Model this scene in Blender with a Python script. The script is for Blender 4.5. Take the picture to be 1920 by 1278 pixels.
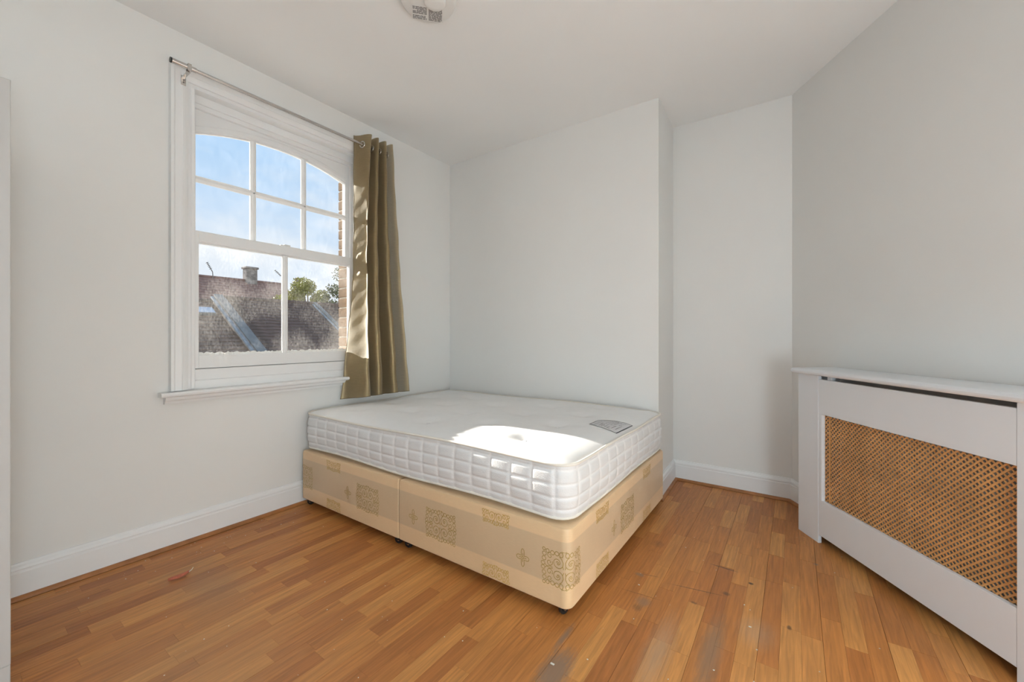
import bpy, bmesh, math, random
from mathutils import Vector, Matrix
random.seed(7)
R = math.radians
scene = bpy.context.scene
C = scene.collection
for o in list(bpy.data.objects):
    bpy.data.objects.remove(o, do_unlink=True)

# ------------------------------------------------------------------ camera
TH = 0.6074
CAM = Vector((2.6371, -2.7788, 1.0824))
FPX = 763.12
cam_d = bpy.data.cameras.new('camera')
cam_d.sensor_width = 36.0
cam_d.lens = FPX / 1920 * 36.0
cam_d.shift_y = -9.19 / 1920
cam_d.clip_start = 0.02
cam_d.clip_end = 500
cam = bpy.data.objects.new('camera', cam_d)
cam.location = CAM
cam.rotation_euler = (math.pi / 2, 0, TH)
C.objects.link(cam)
scene.camera = cam

# ------------------------------------------------------------------ sky, sun, exposure
vs = scene.view_settings
vs.view_transform = 'Standard'
vs.look = 'None'
vs.gamma = 1.0
vs.use_curve_mapping = False
vs.exposure = 0.0

world = bpy.data.worlds.new('sky')
scene.world = world
world.use_nodes = True
nt = world.node_tree
nt.nodes.clear()
N, L = nt.nodes, nt.links
out = N.new('ShaderNodeOutputWorld')
bg = N.new('ShaderNodeBackground')
tc = N.new('ShaderNodeTexCoord')
sep = N.new('ShaderNodeSeparateXYZ')
L.new(tc.outputs['Generated'], sep.inputs[0])
ramp = N.new('ShaderNodeValToRGB')
ramp.color_ramp.elements[0].position = 0.02
ramp.color_ramp.elements[0].color = (0.88, 0.93, 1.0, 1)
ramp.color_ramp.elements[1].position = 0.75
ramp.color_ramp.elements[1].color = (0.33, 0.58, 0.98, 1)
e = ramp.color_ramp.elements.new(0.38)
e.color = (0.46, 0.70, 1.0, 1)
L.new(sep.outputs['Z'], ramp.inputs[0])
mp = N.new('ShaderNodeMapping')
mp.inputs['Scale'].default_value = (1.0, 1.0, 2.6)
mp.inputs['Location'].default_value = (0.35, 0.1, 0.0)
L.new(tc.outputs['Generated'], mp.inputs[0])
nz = N.new('ShaderNodeTexNoise')
nz.inputs['Scale'].default_value = 2.6
nz.inputs['Detail'].default_value = 6
nz.inputs['Roughness'].default_value = 0.55
L.new(mp.outputs[0], nz.inputs['Vector'])
cr = N.new('ShaderNodeValToRGB')
cr.color_ramp.elements[0].position = 0.42
cr.color_ramp.elements[0].color = (0, 0, 0, 1)
cr.color_ramp.elements[1].position = 0.66
cr.color_ramp.elements[1].color = (1, 1, 1, 1)
L.new(nz.outputs['Fac'], cr.inputs[0])
mx = N.new('ShaderNodeMix')
mx.data_type = 'RGBA'
mx.inputs['B'].default_value = (0.93, 0.96, 1.0, 1)
L.new(cr.outputs['Color'], mx.inputs['Factor'])
L.new(ramp.outputs['Color'], mx.inputs['A'])
L.new(mx.outputs['Result'], bg.inputs['Color'])
bg.inputs['Strength'].default_value = 1.0
L.new(bg.outputs[0], out.inputs[0])

sun_d = bpy.data.lights.new('sun', 'SUN')
sun_d.energy = 20.0
sun_d.angle = R(0.6)
sun_d.color = (1.0, 0.94, 0.86)
sun = bpy.data.objects.new('sun', sun_d)
SUN_DIR = Vector((1.0, 0.03, -0.288)).normalized()
sun.rotation_euler = SUN_DIR.to_track_quat('-Z', 'Y').to_euler()
sun.location = (-6, -1.5, 6)
C.objects.link(sun)

# added fill light, set in a made-up window behind the camera
rear_fill_d = bpy.data.lights.new('rear_fill_light', 'AREA')
rear_fill_d.shape = 'RECTANGLE'
rear_fill_d.size = 1.8
rear_fill_d.size_y = 1.5
rear_fill_d.energy = 7.0
rear_fill_d.color = (0.88, 0.95, 1.0)
rear_fill = bpy.data.objects.new('rear_fill_light', rear_fill_d)
rear_fill.location = (2.2, -4.385, 1.62)
rear_fill.rotation_euler = (R(90), 0, 0)      # shines towards +y
C.objects.link(rear_fill)

# ------------------------------------------------------------------ materials
MATS = {}
def base_mat(name):
    m = bpy.data.materials.new(name)
    m.use_nodes = True
    MATS[name] = m
    return m, m.node_tree.nodes, m.node_tree.links, m.node_tree.nodes['Principled BSDF']

def mat(name, col, rough=0.5, metal=0.0, var=0.0, vscale=8.0, bump=0.0, bscale=60.0, sheen=0.0, coat=0.0, vdet=4):
    m, n, l, b = base_mat(name)
    b.inputs['Roughness'].default_value = rough
    b.inputs['Metallic'].default_value = metal
    b.inputs['Sheen Weight'].default_value = sheen
    b.inputs['Coat Weight'].default_value = coat
    b.inputs['Base Color'].default_value = (*col, 1)
    t = n.new('ShaderNodeTexCoord')
    nz = n.new('ShaderNodeTexNoise')
    nz.inputs['Scale'].default_value = vscale
    nz.inputs['Detail'].default_value = vdet
    l.new(t.outputs['Object'], nz.inputs['Vector'])
    r = n.new('ShaderNodeValToRGB')
    lo = tuple(max(0, c * (1 - var)) for c in col)
    hi = tuple(min(1, c * (1 + var)) for c in col)
    r.color_ramp.elements[0].color = (*lo, 1)
    r.color_ramp.elements[0].position = 0.3
    r.color_ramp.elements[1].color = (*hi, 1)
    r.color_ramp.elements[1].position = 0.7
    l.new(nz.outputs['Fac'], r.inputs[0])
    l.new(r.outputs[0], b.inputs['Base Color'])
    if bump:
        n2 = n.new('ShaderNodeTexNoise')
        n2.inputs['Scale'].default_value = bscale
        n2.inputs['Detail'].default_value = 3
        l.new(t.outputs['Object'], n2.inputs['Vector'])
        bp = n.new('ShaderNodeBump')
        bp.inputs['Strength'].default_value = bump
        bp.inputs['Distance'].default_value = 0.002
        l.new(n2.outputs['Fac'], bp.inputs['Height'])
        l.new(bp.outputs[0], b.inputs['Normal'])
    return m

WALL = mat('wall_paint', (0.80, 0.785, 0.755), 0.85, var=0.012, vscale=2.0, bump=0.06, bscale=90)
CEIL = mat('ceiling_paint', (0.87, 0.865, 0.85), 0.9, var=0.01, vscale=1.5)
TRIM = mat('white_gloss_paint', (0.83, 0.825, 0.815), 0.38, var=0.015, vscale=5, bump=0.05, bscale=40)
TRIM_OLD = mat('worn_white_paint', (0.84, 0.83, 0.80), 0.5, var=0.05, vscale=60, bump=0.5, bscale=120)
COVER = mat('cabinet_white', (0.80, 0.81, 0.83), 0.5, var=0.01, vscale=4)
QUAD = mat('brown_beading', (0.36, 0.145, 0.045), 0.45, var=0.25, vscale=14)
CHROME = mat('brushed_steel', (0.62, 0.60, 0.58), 0.25, 1.0, var=0.05)
BLACK = mat('black_plastic', (0.012, 0.012, 0.013), 0.35, var=0.1)
CUPB = mat('cupboard_laminate', (0.50, 0.485, 0.465), 0.55, var=0.01)
DARK = mat('dark_void_board', (0.06, 0.045, 0.035), 0.9, var=0.2)
PLASTIC = mat('white_plastic', (0.82, 0.80, 0.77), 0.35, var=0.01)
INK = mat('printed_ink', (0.05, 0.05, 0.055), 0.7, var=0.1)
INK_GREY = mat('printed_grey_ink', (0.16, 0.15, 0.145), 0.7, var=0.1)
GOLD = mat('gold_thread', (0.62, 0.40, 0.11), 0.42, var=0.12, vscale=40)
GREYTHREAD = mat('olive_gold_thread', (0.44, 0.30, 0.09), 0.42, var=0.12, vscale=40)
PIPING = mat('cream_piping', (0.80, 0.76, 0.68), 0.7, var=0.04)
MTOP = mat('mattress_damask', (0.88, 0.875, 0.865), 0.75, var=0.012, vscale=30, bump=0.12, bscale=260)
LABEL = mat('mattress_label_cloth', (0.70, 0.69, 0.70), 0.6, var=0.03, vscale=50)
LATTICE = mat('hardboard_lattice', (0.64, 0.325, 0.115), 0.6, var=0.14, vscale=9)
BRICK = mat('london_stock_brick', (0.165, 0.098, 0.05), 0.9, var=0.35, vscale=14, bump=0.6, bscale=120)
MORTAR = mat('lime_mortar', (0.42, 0.37, 0.30), 0.95, var=0.15, vscale=30)
TILE = mat('roof_tile_brown', (0.085, 0.052, 0.046), 0.9, var=0.45, vscale=5, vdet=8)
TILE2 = mat('roof_tile_red_brown', (0.26, 0.145, 0.12), 0.9, var=0.35, vscale=3, vdet=8)
TILE3 = mat('roof_tile_hazed', (0.15, 0.105, 0.082), 0.9, var=0.4, vscale=4, vdet=8)  # paler tile: sunlit haze of the dusty glass put into its colour
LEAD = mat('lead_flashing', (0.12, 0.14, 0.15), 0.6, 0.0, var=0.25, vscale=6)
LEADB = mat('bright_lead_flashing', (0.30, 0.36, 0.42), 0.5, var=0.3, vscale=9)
STACK = mat('chimney_brick', (0.34, 0.30, 0.27), 0.95, var=0.5, vscale=6, vdet=8)
LEAF = mat('leaf_yellow_green', (0.30, 0.30, 0.05), 0.6, var=0.5, vscale=3)
LEAF2 = mat('leaf_dark_green', (0.10, 0.13, 0.045), 0.6, var=0.5, vscale=3)
BARK = mat('bark', (0.10, 0.075, 0.05), 0.9, var=0.3)
SCRAP = mat('red_scrap', (0.55, 0.16, 0.09), 0.55, var=0.2, vscale=60)
FLECK = mat('paint_fleck', (0.78, 0.74, 0.66), 0.7, var=0.1)
RADI = mat('radiator_enamel', (0.55, 0.55, 0.54), 0.4, var=0.03)
GROUND = mat('street_ground', (0.12, 0.12, 0.115), 0.95, var=0.3, vscale=0.5)
SKYL = mat('rooflight_glass', (0.30, 0.40, 0.52), 0.08, 0.0, var=0.05, coat=0.6)  # blue of the reflected sky put into the base colour

def glass_mat(name, dust, dscale):
    m = bpy.data.materials.new(name)
    m.use_nodes = True
    n, l = m.node_tree.nodes, m.node_tree.links
    n.clear()
    o = n.new('ShaderNodeOutputMaterial')
    tr = n.new('ShaderNodeBsdfTransparent')
    tr.inputs[0].default_value = (0.985, 0.99, 0.985, 1)
    gl = n.new('ShaderNodeBsdfGlossy')
    gl.inputs['Roughness'].default_value = 0.015
    fr = n.new('ShaderNodeFresnel')
    fr.inputs['IOR'].default_value = 1.35
    m1 = n.new('ShaderNodeMixShader')
    l.new(fr.outputs[0], m1.inputs[0])
    l.new(tr.outputs[0], m1.inputs[1])
    l.new(gl.outputs[0], m1.inputs[2])
    tl = n.new('ShaderNodeBsdfTranslucent')
    tl.inputs[0].default_value = (0.85, 0.82, 0.76, 1)
    t = n.new('ShaderNodeTexCoord')
    mpn = n.new('ShaderNodeMapping')
    mpn.inputs['Scale'].default_value = (1, 1.0, 0.45)
    mpn.inputs['Rotation'].default_value = (0.35, 0, 0)
    l.new(t.outputs['Object'], mpn.inputs[0])
    nz = n.new('ShaderNodeTexNoise')
    nz.inputs['Scale'].default_value = dscale
    nz.inputs['Detail'].default_value = 7
    nz.inputs['Roughness'].default_value = 0.72
    l.new(mpn.outputs[0], nz.inputs['Vector'])
    nb = n.new('ShaderNodeTexNoise')
    nb.inputs['Scale'].default_value = 4.0
    l.new(t.outputs['Object'], nb.inputs['Vector'])
    ml = n.new('ShaderNodeMath')
    ml.operation = 'MULTIPLY'
    l.new(nz.outputs['Fac'], ml.inputs[0])
    l.new(nb.outputs['Fac'], ml.inputs[1])
    mr = n.new('ShaderNodeMapRange')
    mr.inputs['From Min'].default_value = 0.20
    mr.inputs['From Max'].default_value = 0.40
    mr.inputs['To Min'].default_value = dust * 0.06
    mr.inputs['To Max'].default_value = dust
    l.new(ml.outputs[0], mr.inputs[0])
    m2 = n.new('ShaderNodeMixShader')
    l.new(mr.outputs[0], m2.inputs[0])
    l.new(m1.outputs[0], m2.inputs[1])
    l.new(tl.outputs[0], m2.inputs[2])
    l.new(m2.outputs[0], o.inputs[0])
    return m
GLASS = glass_mat('pane_glass', 0.012, 40)
GLASS_DIRTY = glass_mat('dusty_pane_glass', 0.04, 130)

def plank_mat():
    m, n, l, b = base_mat('oak_parquet')
    at = n.new('ShaderNodeAttribute')
    at.attribute_name = 'tone'
    geo = n.new('ShaderNodeNewGeometry')
    ramp = n.new('ShaderNodeValToRGB')
    cs = [(0.0, (0.375, 0.130, 0.033)), (0.3, (0.470, 0.178, 0.045)), (0.6, (0.545, 0.222, 0.058)), (1.0, (0.64, 0.305, 0.090))]
    ramp.color_ramp.elements[0].position = 0
    ramp.color_ramp.elements[0].color = (*cs[0][1], 1)
    ramp.color_ramp.elements[1].position = 1
    ramp.color_ramp.elements[1].color = (*cs[3][1], 1)
    for p, c in cs[1:3]:
        e = ramp.color_ramp.elements.new(p)
        e.color = (*c, 1)
    l.new(at.outputs['Fac'], ramp.inputs[0])
    # grain
    off = n.new('ShaderNodeMath'); off.operation = 'MULTIPLY'; off.inputs[1].default_value = 37.0
    l.new(at.outputs['Fac'], off.inputs[0])
    cmb = n.new('ShaderNodeCombineXYZ')
    l.new(off.outputs[0], cmb.inputs[2]); l.new(off.outputs[0], cmb.inputs[1])
    add = n.new('ShaderNodeVectorMath'); add.operation = 'ADD'
    l.new(geo.outputs['Position'], add.inputs[0]); l.new(cmb.outputs[0], add.inputs[1])
    mp = n.new('ShaderNodeMapping')
    mp.inputs['Scale'].default_value = (95, 5.5, 1)
    l.new(add.outputs[0], mp.inputs[0])
    g = n.new('ShaderNodeTexNoise')
    g.inputs['Scale'].default_value = 1.0
    g.inputs['Detail'].default_value = 5
    g.inputs['Distortion'].default_value = 0.6
    l.new(mp.outputs[0], g.inputs['Vector'])
    gr = n.new('ShaderNodeMapRange')
    gr.inputs['From Min'].default_value = 0.3; gr.inputs['From Max'].default_value = 0.7
    gr.inputs['To Min'].default_value = 0.76; gr.inputs['To Max'].default_value = 1.16
    l.new(g.outputs['Fac'], gr.inputs[0])
    mul = n.new('ShaderNodeVectorMath'); mul.operation = 'SCALE'
    l.new(ramp.outputs[0], mul.inputs[0]); l.new(gr.outputs[0], mul.inputs['Scale'])
    cur = mul.outputs[0]
    # worn, dirty and scratched places
    wn = n.new('ShaderNodeTexNoise')
    wn.inputs['Scale'].default_value = 85; wn.inputs['Detail'].default_value = 6; wn.inputs['Roughness'].default_value = 0.7
    wmap = n.new('ShaderNodeMapping'); wmap.inputs['Scale'].default_value = (1.7, 0.4, 1)
    l.new(geo.outputs['Position'], wmap.inputs[0]); l.new(wmap.outputs[0], wn.inputs['Vector'])
    def stain(cur, cx, cy, rx, ry, ang, col, amt, lo, hi):
        mp = n.new('ShaderNodeMapping'); mp.vector_type = 'TEXTURE'
        mp.inputs['Location'].default_value = (cx, cy, 0)
        mp.inputs['Rotation'].default_value = (0, 0, R(ang))
        mp.inputs['Scale'].default_value = (rx, ry, 1000)
        l.new(geo.outputs['Position'], mp.inputs[0])
        ln = n.new('ShaderNodeVectorMath'); ln.operation = 'LENGTH'
        l.new(mp.outputs[0], ln.inputs[0])
        s = n.new('ShaderNodeMath'); s.operation = 'SUBTRACT'
        s.inputs[0].default_value = 1.0
        l.new(ln.outputs['Value'], s.inputs[1])
        a = n.new('ShaderNodeMath'); a.operation = 'ADD'
        l.new(s.outputs[0], a.inputs[0]); l.new(wn.outputs['Fac'], a.inputs[1])
        r = n.new('ShaderNodeMapRange')
        r.inputs['From Min'].default_value = lo - .05; r.inputs['From Max'].default_value = hi + .15
        r.inputs['To Min'].default_value = 0; r.inputs['To Max'].default_value = amt
        l.new(a.outputs[0], r.inputs[0])
        mx = n.new('ShaderNodeMix'); mx.data_type = 'RGBA'
        mx.inputs['B'].default_value = (*col, 1)
        l.new(r.outputs[0], mx.inputs['Factor']); l.new(cur, mx.inputs['A'])
        return mx.outputs['Result']
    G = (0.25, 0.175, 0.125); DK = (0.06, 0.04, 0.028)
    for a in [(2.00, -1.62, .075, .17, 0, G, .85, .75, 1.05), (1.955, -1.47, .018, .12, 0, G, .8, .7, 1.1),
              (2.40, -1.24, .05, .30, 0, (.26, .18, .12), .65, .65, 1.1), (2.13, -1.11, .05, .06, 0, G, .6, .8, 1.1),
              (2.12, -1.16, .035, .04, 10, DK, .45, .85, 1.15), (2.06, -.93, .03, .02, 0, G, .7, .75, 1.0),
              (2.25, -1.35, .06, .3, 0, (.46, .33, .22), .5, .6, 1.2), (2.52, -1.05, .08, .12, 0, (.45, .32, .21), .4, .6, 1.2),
              (2.05, -.60, .05, .07, 0, (.16, .07, .03), .5, .85, 1.2),
              (.55, -2.08, .35, .16, 0, (.34, .20, .11), .5, .5, 1.2), (1.0, -2.3, .4, .3, 20, (.42, .25, .13), .35, .5, 1.3),
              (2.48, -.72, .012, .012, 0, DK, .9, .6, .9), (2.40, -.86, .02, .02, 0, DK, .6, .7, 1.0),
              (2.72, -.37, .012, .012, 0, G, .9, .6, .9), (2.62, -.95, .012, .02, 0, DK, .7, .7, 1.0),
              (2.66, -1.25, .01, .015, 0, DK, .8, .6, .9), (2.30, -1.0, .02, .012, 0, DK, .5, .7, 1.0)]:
        cur = stain(cur, *a)
    for (x0, y0, x1, y1, w, amt) in [(2.30, -.650, 2.43, -.654, .004, .85), (2.18, -.925, 2.41, -.878, .003, .7), (2.06, -.92, 2.14, -.90, .0025, .6), (2.0, -1.08, 2.2, -1.06, .002, .5)]:
        ang = math.degrees(math.atan2(y1 - y0, x1 - x0))
        cur = stain(cur, (x0 + x1) / 2, (y0 + y1) / 2, math.hypot(x1 - x0, y1 - y0) / 2, w, ang, DK, amt, .45, .8)
    l.new(cur, b.inputs['Base Color'])
    b.inputs['Roughness'].default_value = 0.42
    rr = n.new('ShaderNodeMapRange')
    rr.inputs['To Min'].default_value = 0.34; rr.inputs['To Max'].default_value = 0.58
    l.new(wn.outputs['Fac'], rr.inputs[0]); l.new(rr.outputs[0], b.inputs['Roughness'])
    bp = n.new('ShaderNodeBump'); bp.inputs['Strength'].default_value = 0.12; bp.inputs['Distance'].default_value = 0.001
    l.new(g.outputs['Fac'], bp.inputs['Height']); l.new(bp.outputs[0], b.inputs['Normal'])
    return m
PLANK = plank_mat()

def divan_mat():
    m, n, l, b = base_mat('divan_satin')
    geo = n.new('ShaderNodeNewGeometry')
    sp = n.new('ShaderNodeSeparateXYZ')
    l.new(geo.outputs['Position'], sp.inputs[0])
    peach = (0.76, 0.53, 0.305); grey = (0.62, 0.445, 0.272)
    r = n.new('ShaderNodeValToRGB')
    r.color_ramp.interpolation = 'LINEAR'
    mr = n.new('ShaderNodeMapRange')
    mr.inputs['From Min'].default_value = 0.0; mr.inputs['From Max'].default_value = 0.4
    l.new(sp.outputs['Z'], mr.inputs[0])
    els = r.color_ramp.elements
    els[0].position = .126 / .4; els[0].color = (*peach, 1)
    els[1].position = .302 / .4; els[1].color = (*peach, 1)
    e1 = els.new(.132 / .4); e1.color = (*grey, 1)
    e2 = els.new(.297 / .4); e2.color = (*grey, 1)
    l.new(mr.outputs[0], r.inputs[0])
    # fine vertical weave + broad tone
    w = n.new('ShaderNodeTexNoise'); w.inputs['Scale'].default_value = 3.0; w.inputs['Detail'].default_value = 3
    l.new(geo.outputs['Position'], w.inputs['Vector'])
    w2 = n.new('ShaderNodeTexNoise'); w2.inputs['Scale'].default_value = 1.0
    mp = n.new('ShaderNodeMapping'); mp.inputs['Scale'].default_value = (40, 40, 700)
    l.new(geo.outputs['Position'], mp.inputs[0]); l.new(mp.outputs[0], w2.inputs['Vector'])
    ad = n.new('ShaderNodeMath'); ad.operation = 'ADD'
    l.new(w.outputs['Fac'], ad.inputs[0]); l.new(w2.outputs['Fac'], ad.inputs[1])
    rg = n.new('ShaderNodeMapRange')
    rg.inputs['From Min'].default_value = 0.6; rg.inputs['From Max'].default_value = 1.4
    rg.inputs['To Min'].default_value = 0.93; rg.inputs['To Max'].default_value = 1.06
    l.new(ad.outputs[0], rg.inputs[0])
    sc = n.new('ShaderNodeVectorMath'); sc.operation = 'SCALE'
    l.new(r.outputs[0], sc.inputs[0]); l.new(rg.outputs[0], sc.inputs['Scale'])
    l.new(sc.outputs[0], b.inputs['Base Color'])
    b.inputs['Roughness'].default_value = 0.42
    b.inputs['Sheen Weight'].default_value = 0.15
    return m
DIVAN = divan_mat()

def side_mat():
    m, n, l, b = base_mat('mattress_border_fabric')
    at = n.new('ShaderNodeAttribute'); at.attribute_name = 'stitch'
    mx = n.new('ShaderNodeMix'); mx.data_type = 'RGBA'
    mx.inputs['A'].default_value = (0.735, 0.735, 0.73, 1)
    mx.inputs['B'].default_value = (0.90, 0.895, 0.885, 1)
    l.new(at.outputs['Fac'], mx.inputs['Factor'])
    l.new(mx.outputs['Result'], b.inputs['Base Color'])
    b.inputs['Roughness'].default_value = 0.6
    t = n.new('ShaderNodeTexCoord')
    v = n.new('ShaderNodeTexVoronoi'); v.inputs['Scale'].default_value = 190
    l.new(t.outputs['Object'], v.inputs['Vector'])
    bp = n.new('ShaderNodeBump'); bp.inputs['Strength'].default_value = 0.35; bp.inputs['Distance'].default_value = 0.0015
    l.new(v.outputs['Distance'], bp.inputs['Height']); l.new(bp.outputs[0], b.inputs['Normal'])
    return m
MSIDE = side_mat()

def curtain_mat():
    m, n, l, b = base_mat('olive_gold_satin')
    t = n.new('ShaderNodeTexCoord')
    mp = n.new('ShaderNodeMapping'); mp.inputs['Scale'].default_value = (20, 20, 420)
    l.new(t.outputs['Object'], mp.inputs[0])
    nz = n.new('ShaderNodeTexNoise'); nz.inputs['Scale'].default_value = 1.0; nz.inputs['Detail'].default_value = 3
    l.new(mp.outputs[0], nz.inputs['Vector'])
    r = n.new('ShaderNodeValToRGB')
    r.color_ramp.elements[0].position = .3; r.color_ramp.elements[0].color = (0.255, 0.180, 0.078, 1)
    r.color_ramp.elements[1].position = .7; r.color_ramp.elements[1].color = (0.35, 0.258, 0.125, 1)
    l.new(nz.outputs['Fac'], r.inputs[0]); l.new(r.outputs[0], b.inputs['Base Color'])
    b.inputs['Metallic'].default_value = 0.55
    b.inputs['Roughness'].default_value = 0.36
    b.inputs['Sheen Weight'].default_value = 0.2
    nc = n.new('ShaderNodeTexNoise'); nc.inputs['Scale'].default_value = 26; nc.inputs['Detail'].default_value = 2
    l.new(t.outputs['Object'], nc.inputs['Vector'])
    bp = n.new('ShaderNodeBump'); bp.inputs['Strength'].default_value = 0.35; bp.inputs['Distance'].default_value = 0.006
    l.new(nc.outputs['Fac'], bp.inputs['Height']); l.new(bp.outputs[0], b.inputs['Normal'])
    tl = n.new('ShaderNodeBsdfTranslucent'); tl.inputs[0].default_value = (0.86, 0.82, 0.72, 1)
    l.new(bp.outputs[0], tl.inputs['Normal'])
    ms = n.new('ShaderNodeMixShader'); ms.inputs[0].default_value = 0.30
    l.new(b.outputs[0], ms.inputs[1]); l.new(tl.outputs[0], ms.inputs[2])
    l.new(ms.outputs[0], n['Material Output'].inputs[0])
    return m
CURTAIN = curtain_mat()
HEM = mat('doubled_satin_hem', (0.20, 0.15, 0.08), 0.5, 0.3, var=0.15, vscale=30)

# ------------------------------------------------------------------ mesh helpers
class MB:
    def __init__(self):
        self.v = []; self.f = []; self.smooth = []
    def add(self, vs, fs, smooth=False):
        b = len(self.v)
        self.v += [tuple(p) for p in vs]
        self.f += [tuple(i + b for i in f) for f in fs]
        self.smooth += [smooth] * len(fs)
        return self
    def box(self, a, b, ch=0.0):
        x0, y0, z0 = [min(p, q) for p, q in zip(a, b)]
        x1, y1, z1 = [max(p, q) for p, q in zip(a, b)]
        if ch <= 0:
            vs = [(x0, y0, z0), (x1, y0, z0), (x1, y1, z0), (x0, y1, z0), (x0, y0, z1), (x1, y0, z1), (x1, y1, z1), (x0, y1, z1)]
            fs = [(0, 3, 2, 1), (4, 5, 6, 7), (0, 1, 5, 4), (1, 2, 6, 5), (2, 3, 7, 6), (3, 0, 4, 7)]
            return self.add(vs, fs)
        ch = min(ch, (x1 - x0) * .45, (y1 - y0) * .45, (z1 - z0) * .45)
        bm = bmesh.new()
        bmesh.ops.create_cube(bm, size=1)
        for v in bm.verts:
            v.co = Vector(((x0 + x1) / 2 + v.co.x * (x1 - x0), (y0 + y1) / 2 + v.co.y * (y1 - y0), (z0 + z1) / 2 + v.co.z * (z1 - z0)))
        bmesh.ops.bevel(bm, geom=bm.edges[:], offset=ch, segments=1, affect='EDGES', profile=0.5)
        self.bm(bm)
        return self
    def bm(self, bm, smooth=False):
        bm.verts.index_update()
        vs = [v.co.copy() for v in bm.verts]
        fs = [[v.index for v in f.verts] for f in bm.faces]
        bm.free()
        self.add(vs, fs, smooth)
    def prism(self, poly, axis, lo, hi):
        """poly: 2-D points; extruded along axis ('x','y','z')."""
        def P(p, h):
            if axis == 'x': return (h, p[0], p[1])
            if axis == 'y': return (p[0], h, p[1])
            return (p[0], p[1], h)
        n = len(poly)
        vs = [P(p, lo) for p in poly] + [P(p, hi) for p in poly]
        fs = [tuple(range(n - 1, -1, -1)), tuple(range(n, 2 * n))]
        fs += [(i, (i + 1) % n, n + (i + 1) % n, n + i) for i in range(n)]
        return self.add(vs, fs)
    def tube(self, path, r, seg=12, cap=True, smooth=True, closed=False):
        path = [Vector(p) for p in path]
        rs = r if isinstance(r, (list, tuple)) else [r] * len(path)
        b = len(self.v); vs = []; fs = []
        prev = None
        n = len(path)
        for i, p in enumerate(path):
            if closed:
                d = path[(i + 1) % n] - path[i - 1]
            else:
                d = path[min(i + 1, n - 1)] - path[max(i - 1, 0)]
            d.normalize()
            if prev is None:
                ref = Vector((0, 0, 1)) if abs(d.z) < .9 else Vector((1, 0, 0))
                u = d.cross(ref).normalized()
            else:
                u = (prev - d * prev.dot(d)).normalized()
            prev = u
            w = d.cross(u)
            for k in range(seg):
                a = 2 * math.pi * k / seg
                vs.append(p + (u * math.cos(a) + w * math.sin(a)) * rs[i])
        m = n if closed else n - 1
        for i in range(m):
            j = (i + 1) % n
            for k in range(seg):
                k2 = (k + 1) % seg
                fs.append((i * seg + k, i * seg + k2, j * seg + k2, j * seg + k))
        if cap and not closed:
            fs.append(tuple(range(seg - 1, -1, -1)))
            fs.append(tuple((n - 1) * seg + k for k in range(seg)))
        return self.add(vs, fs, smooth)
    def lathe(self, prof, c, seg=48, axis='z'):
        """prof: (radius, height) list"""
        vs = []; fs = []
        for (r, h) in prof:
            for k in range(seg):
                a = 2 * math.pi * k / seg
                p = (r * math.cos(a), r * math.sin(a), h)
                if axis == 'y': p = (p[0], p[2], p[1])
                if axis == 'x': p = (p[2], p[0], p[1])
                vs.append((c[0] + p[0], c[1] + p[1], c[2] + p[2]))
        n = len(prof)
        for i in range(n - 1):
            for k in range(seg):
                k2 = (k + 1) % seg
                fs.append((i * seg + k, i * seg + k2, (i + 1) * seg + k2, (i + 1) * seg + k))
        fs.append(tuple(range(seg - 1, -1, -1)))
        fs.append(tuple((n - 1) * seg + k for k in range(seg)))
        return self.add(vs, fs, True)
    def mesh(self, name):
        me = bpy.data.meshes.new(name)
        me.from_pydata(self.v, [], self.f)
        me.polygons.foreach_set('use_smooth', self.smooth)
        bm = bmesh.new(); bm.from_mesh(me)
        bmesh.ops.recalc_face_normals(bm, faces=bm.faces[:])
        bm.to_mesh(me); bm.free()
        return me
    def build(self, name, material, parent=None, sharp=None):
        me = self.mesh(name)
        me.materials.append(material)
        if sharp: me.set_sharp_from_angle(angle=R(sharp))
        o = bpy.data.objects.new(name, me)
        C.objects.link(o)
        if parent: o.parent = parent
        return o

def tag(o, label=None, cat=None, group=None, kind=None):
    if label: o['label'] = label
    if cat: o['category'] = cat
    if group: o['group'] = group
    if kind: o['kind'] = kind
    return o
def empty(name, loc=(0, 0, 0), rz=0.0):
    o = bpy.data.objects.new(name, None)
    o.empty_display_size = 0.1
    o.location = loc
    o.rotation_euler = (0, 0, rz)
    C.objects.link(o)
    return o
def copy_of(o, parent, loc=None):
    c = o.copy(); C.objects.link(c); c.parent = parent
    if loc is not None: c.location = loc
    return c

# ------------------------------------------------------------------ room shell
HC = 2.6675
WA = R(33.2)                                   # angle of the right wall
D_R = Vector((math.sin(WA), -math.cos(WA), 0)) # along the right wall, towards the camera
R0 = Vector((2.622, 0.4715, 0))
BRX, ALY = 1.8754, 0.4715
BRF = 1.893                                    # front corner of the projecting wall
XR = 4.3
R1 = R0 + D_R * ((XR - R0.x) / D_R.x)          # where it turns
YB = -4.4
ROOM = [(0, YB), (XR, YB), (R1.x, R1.y), (R0.x, R0.y), (BRX, ALY), (BRX, 0), (0, 0)]

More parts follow.
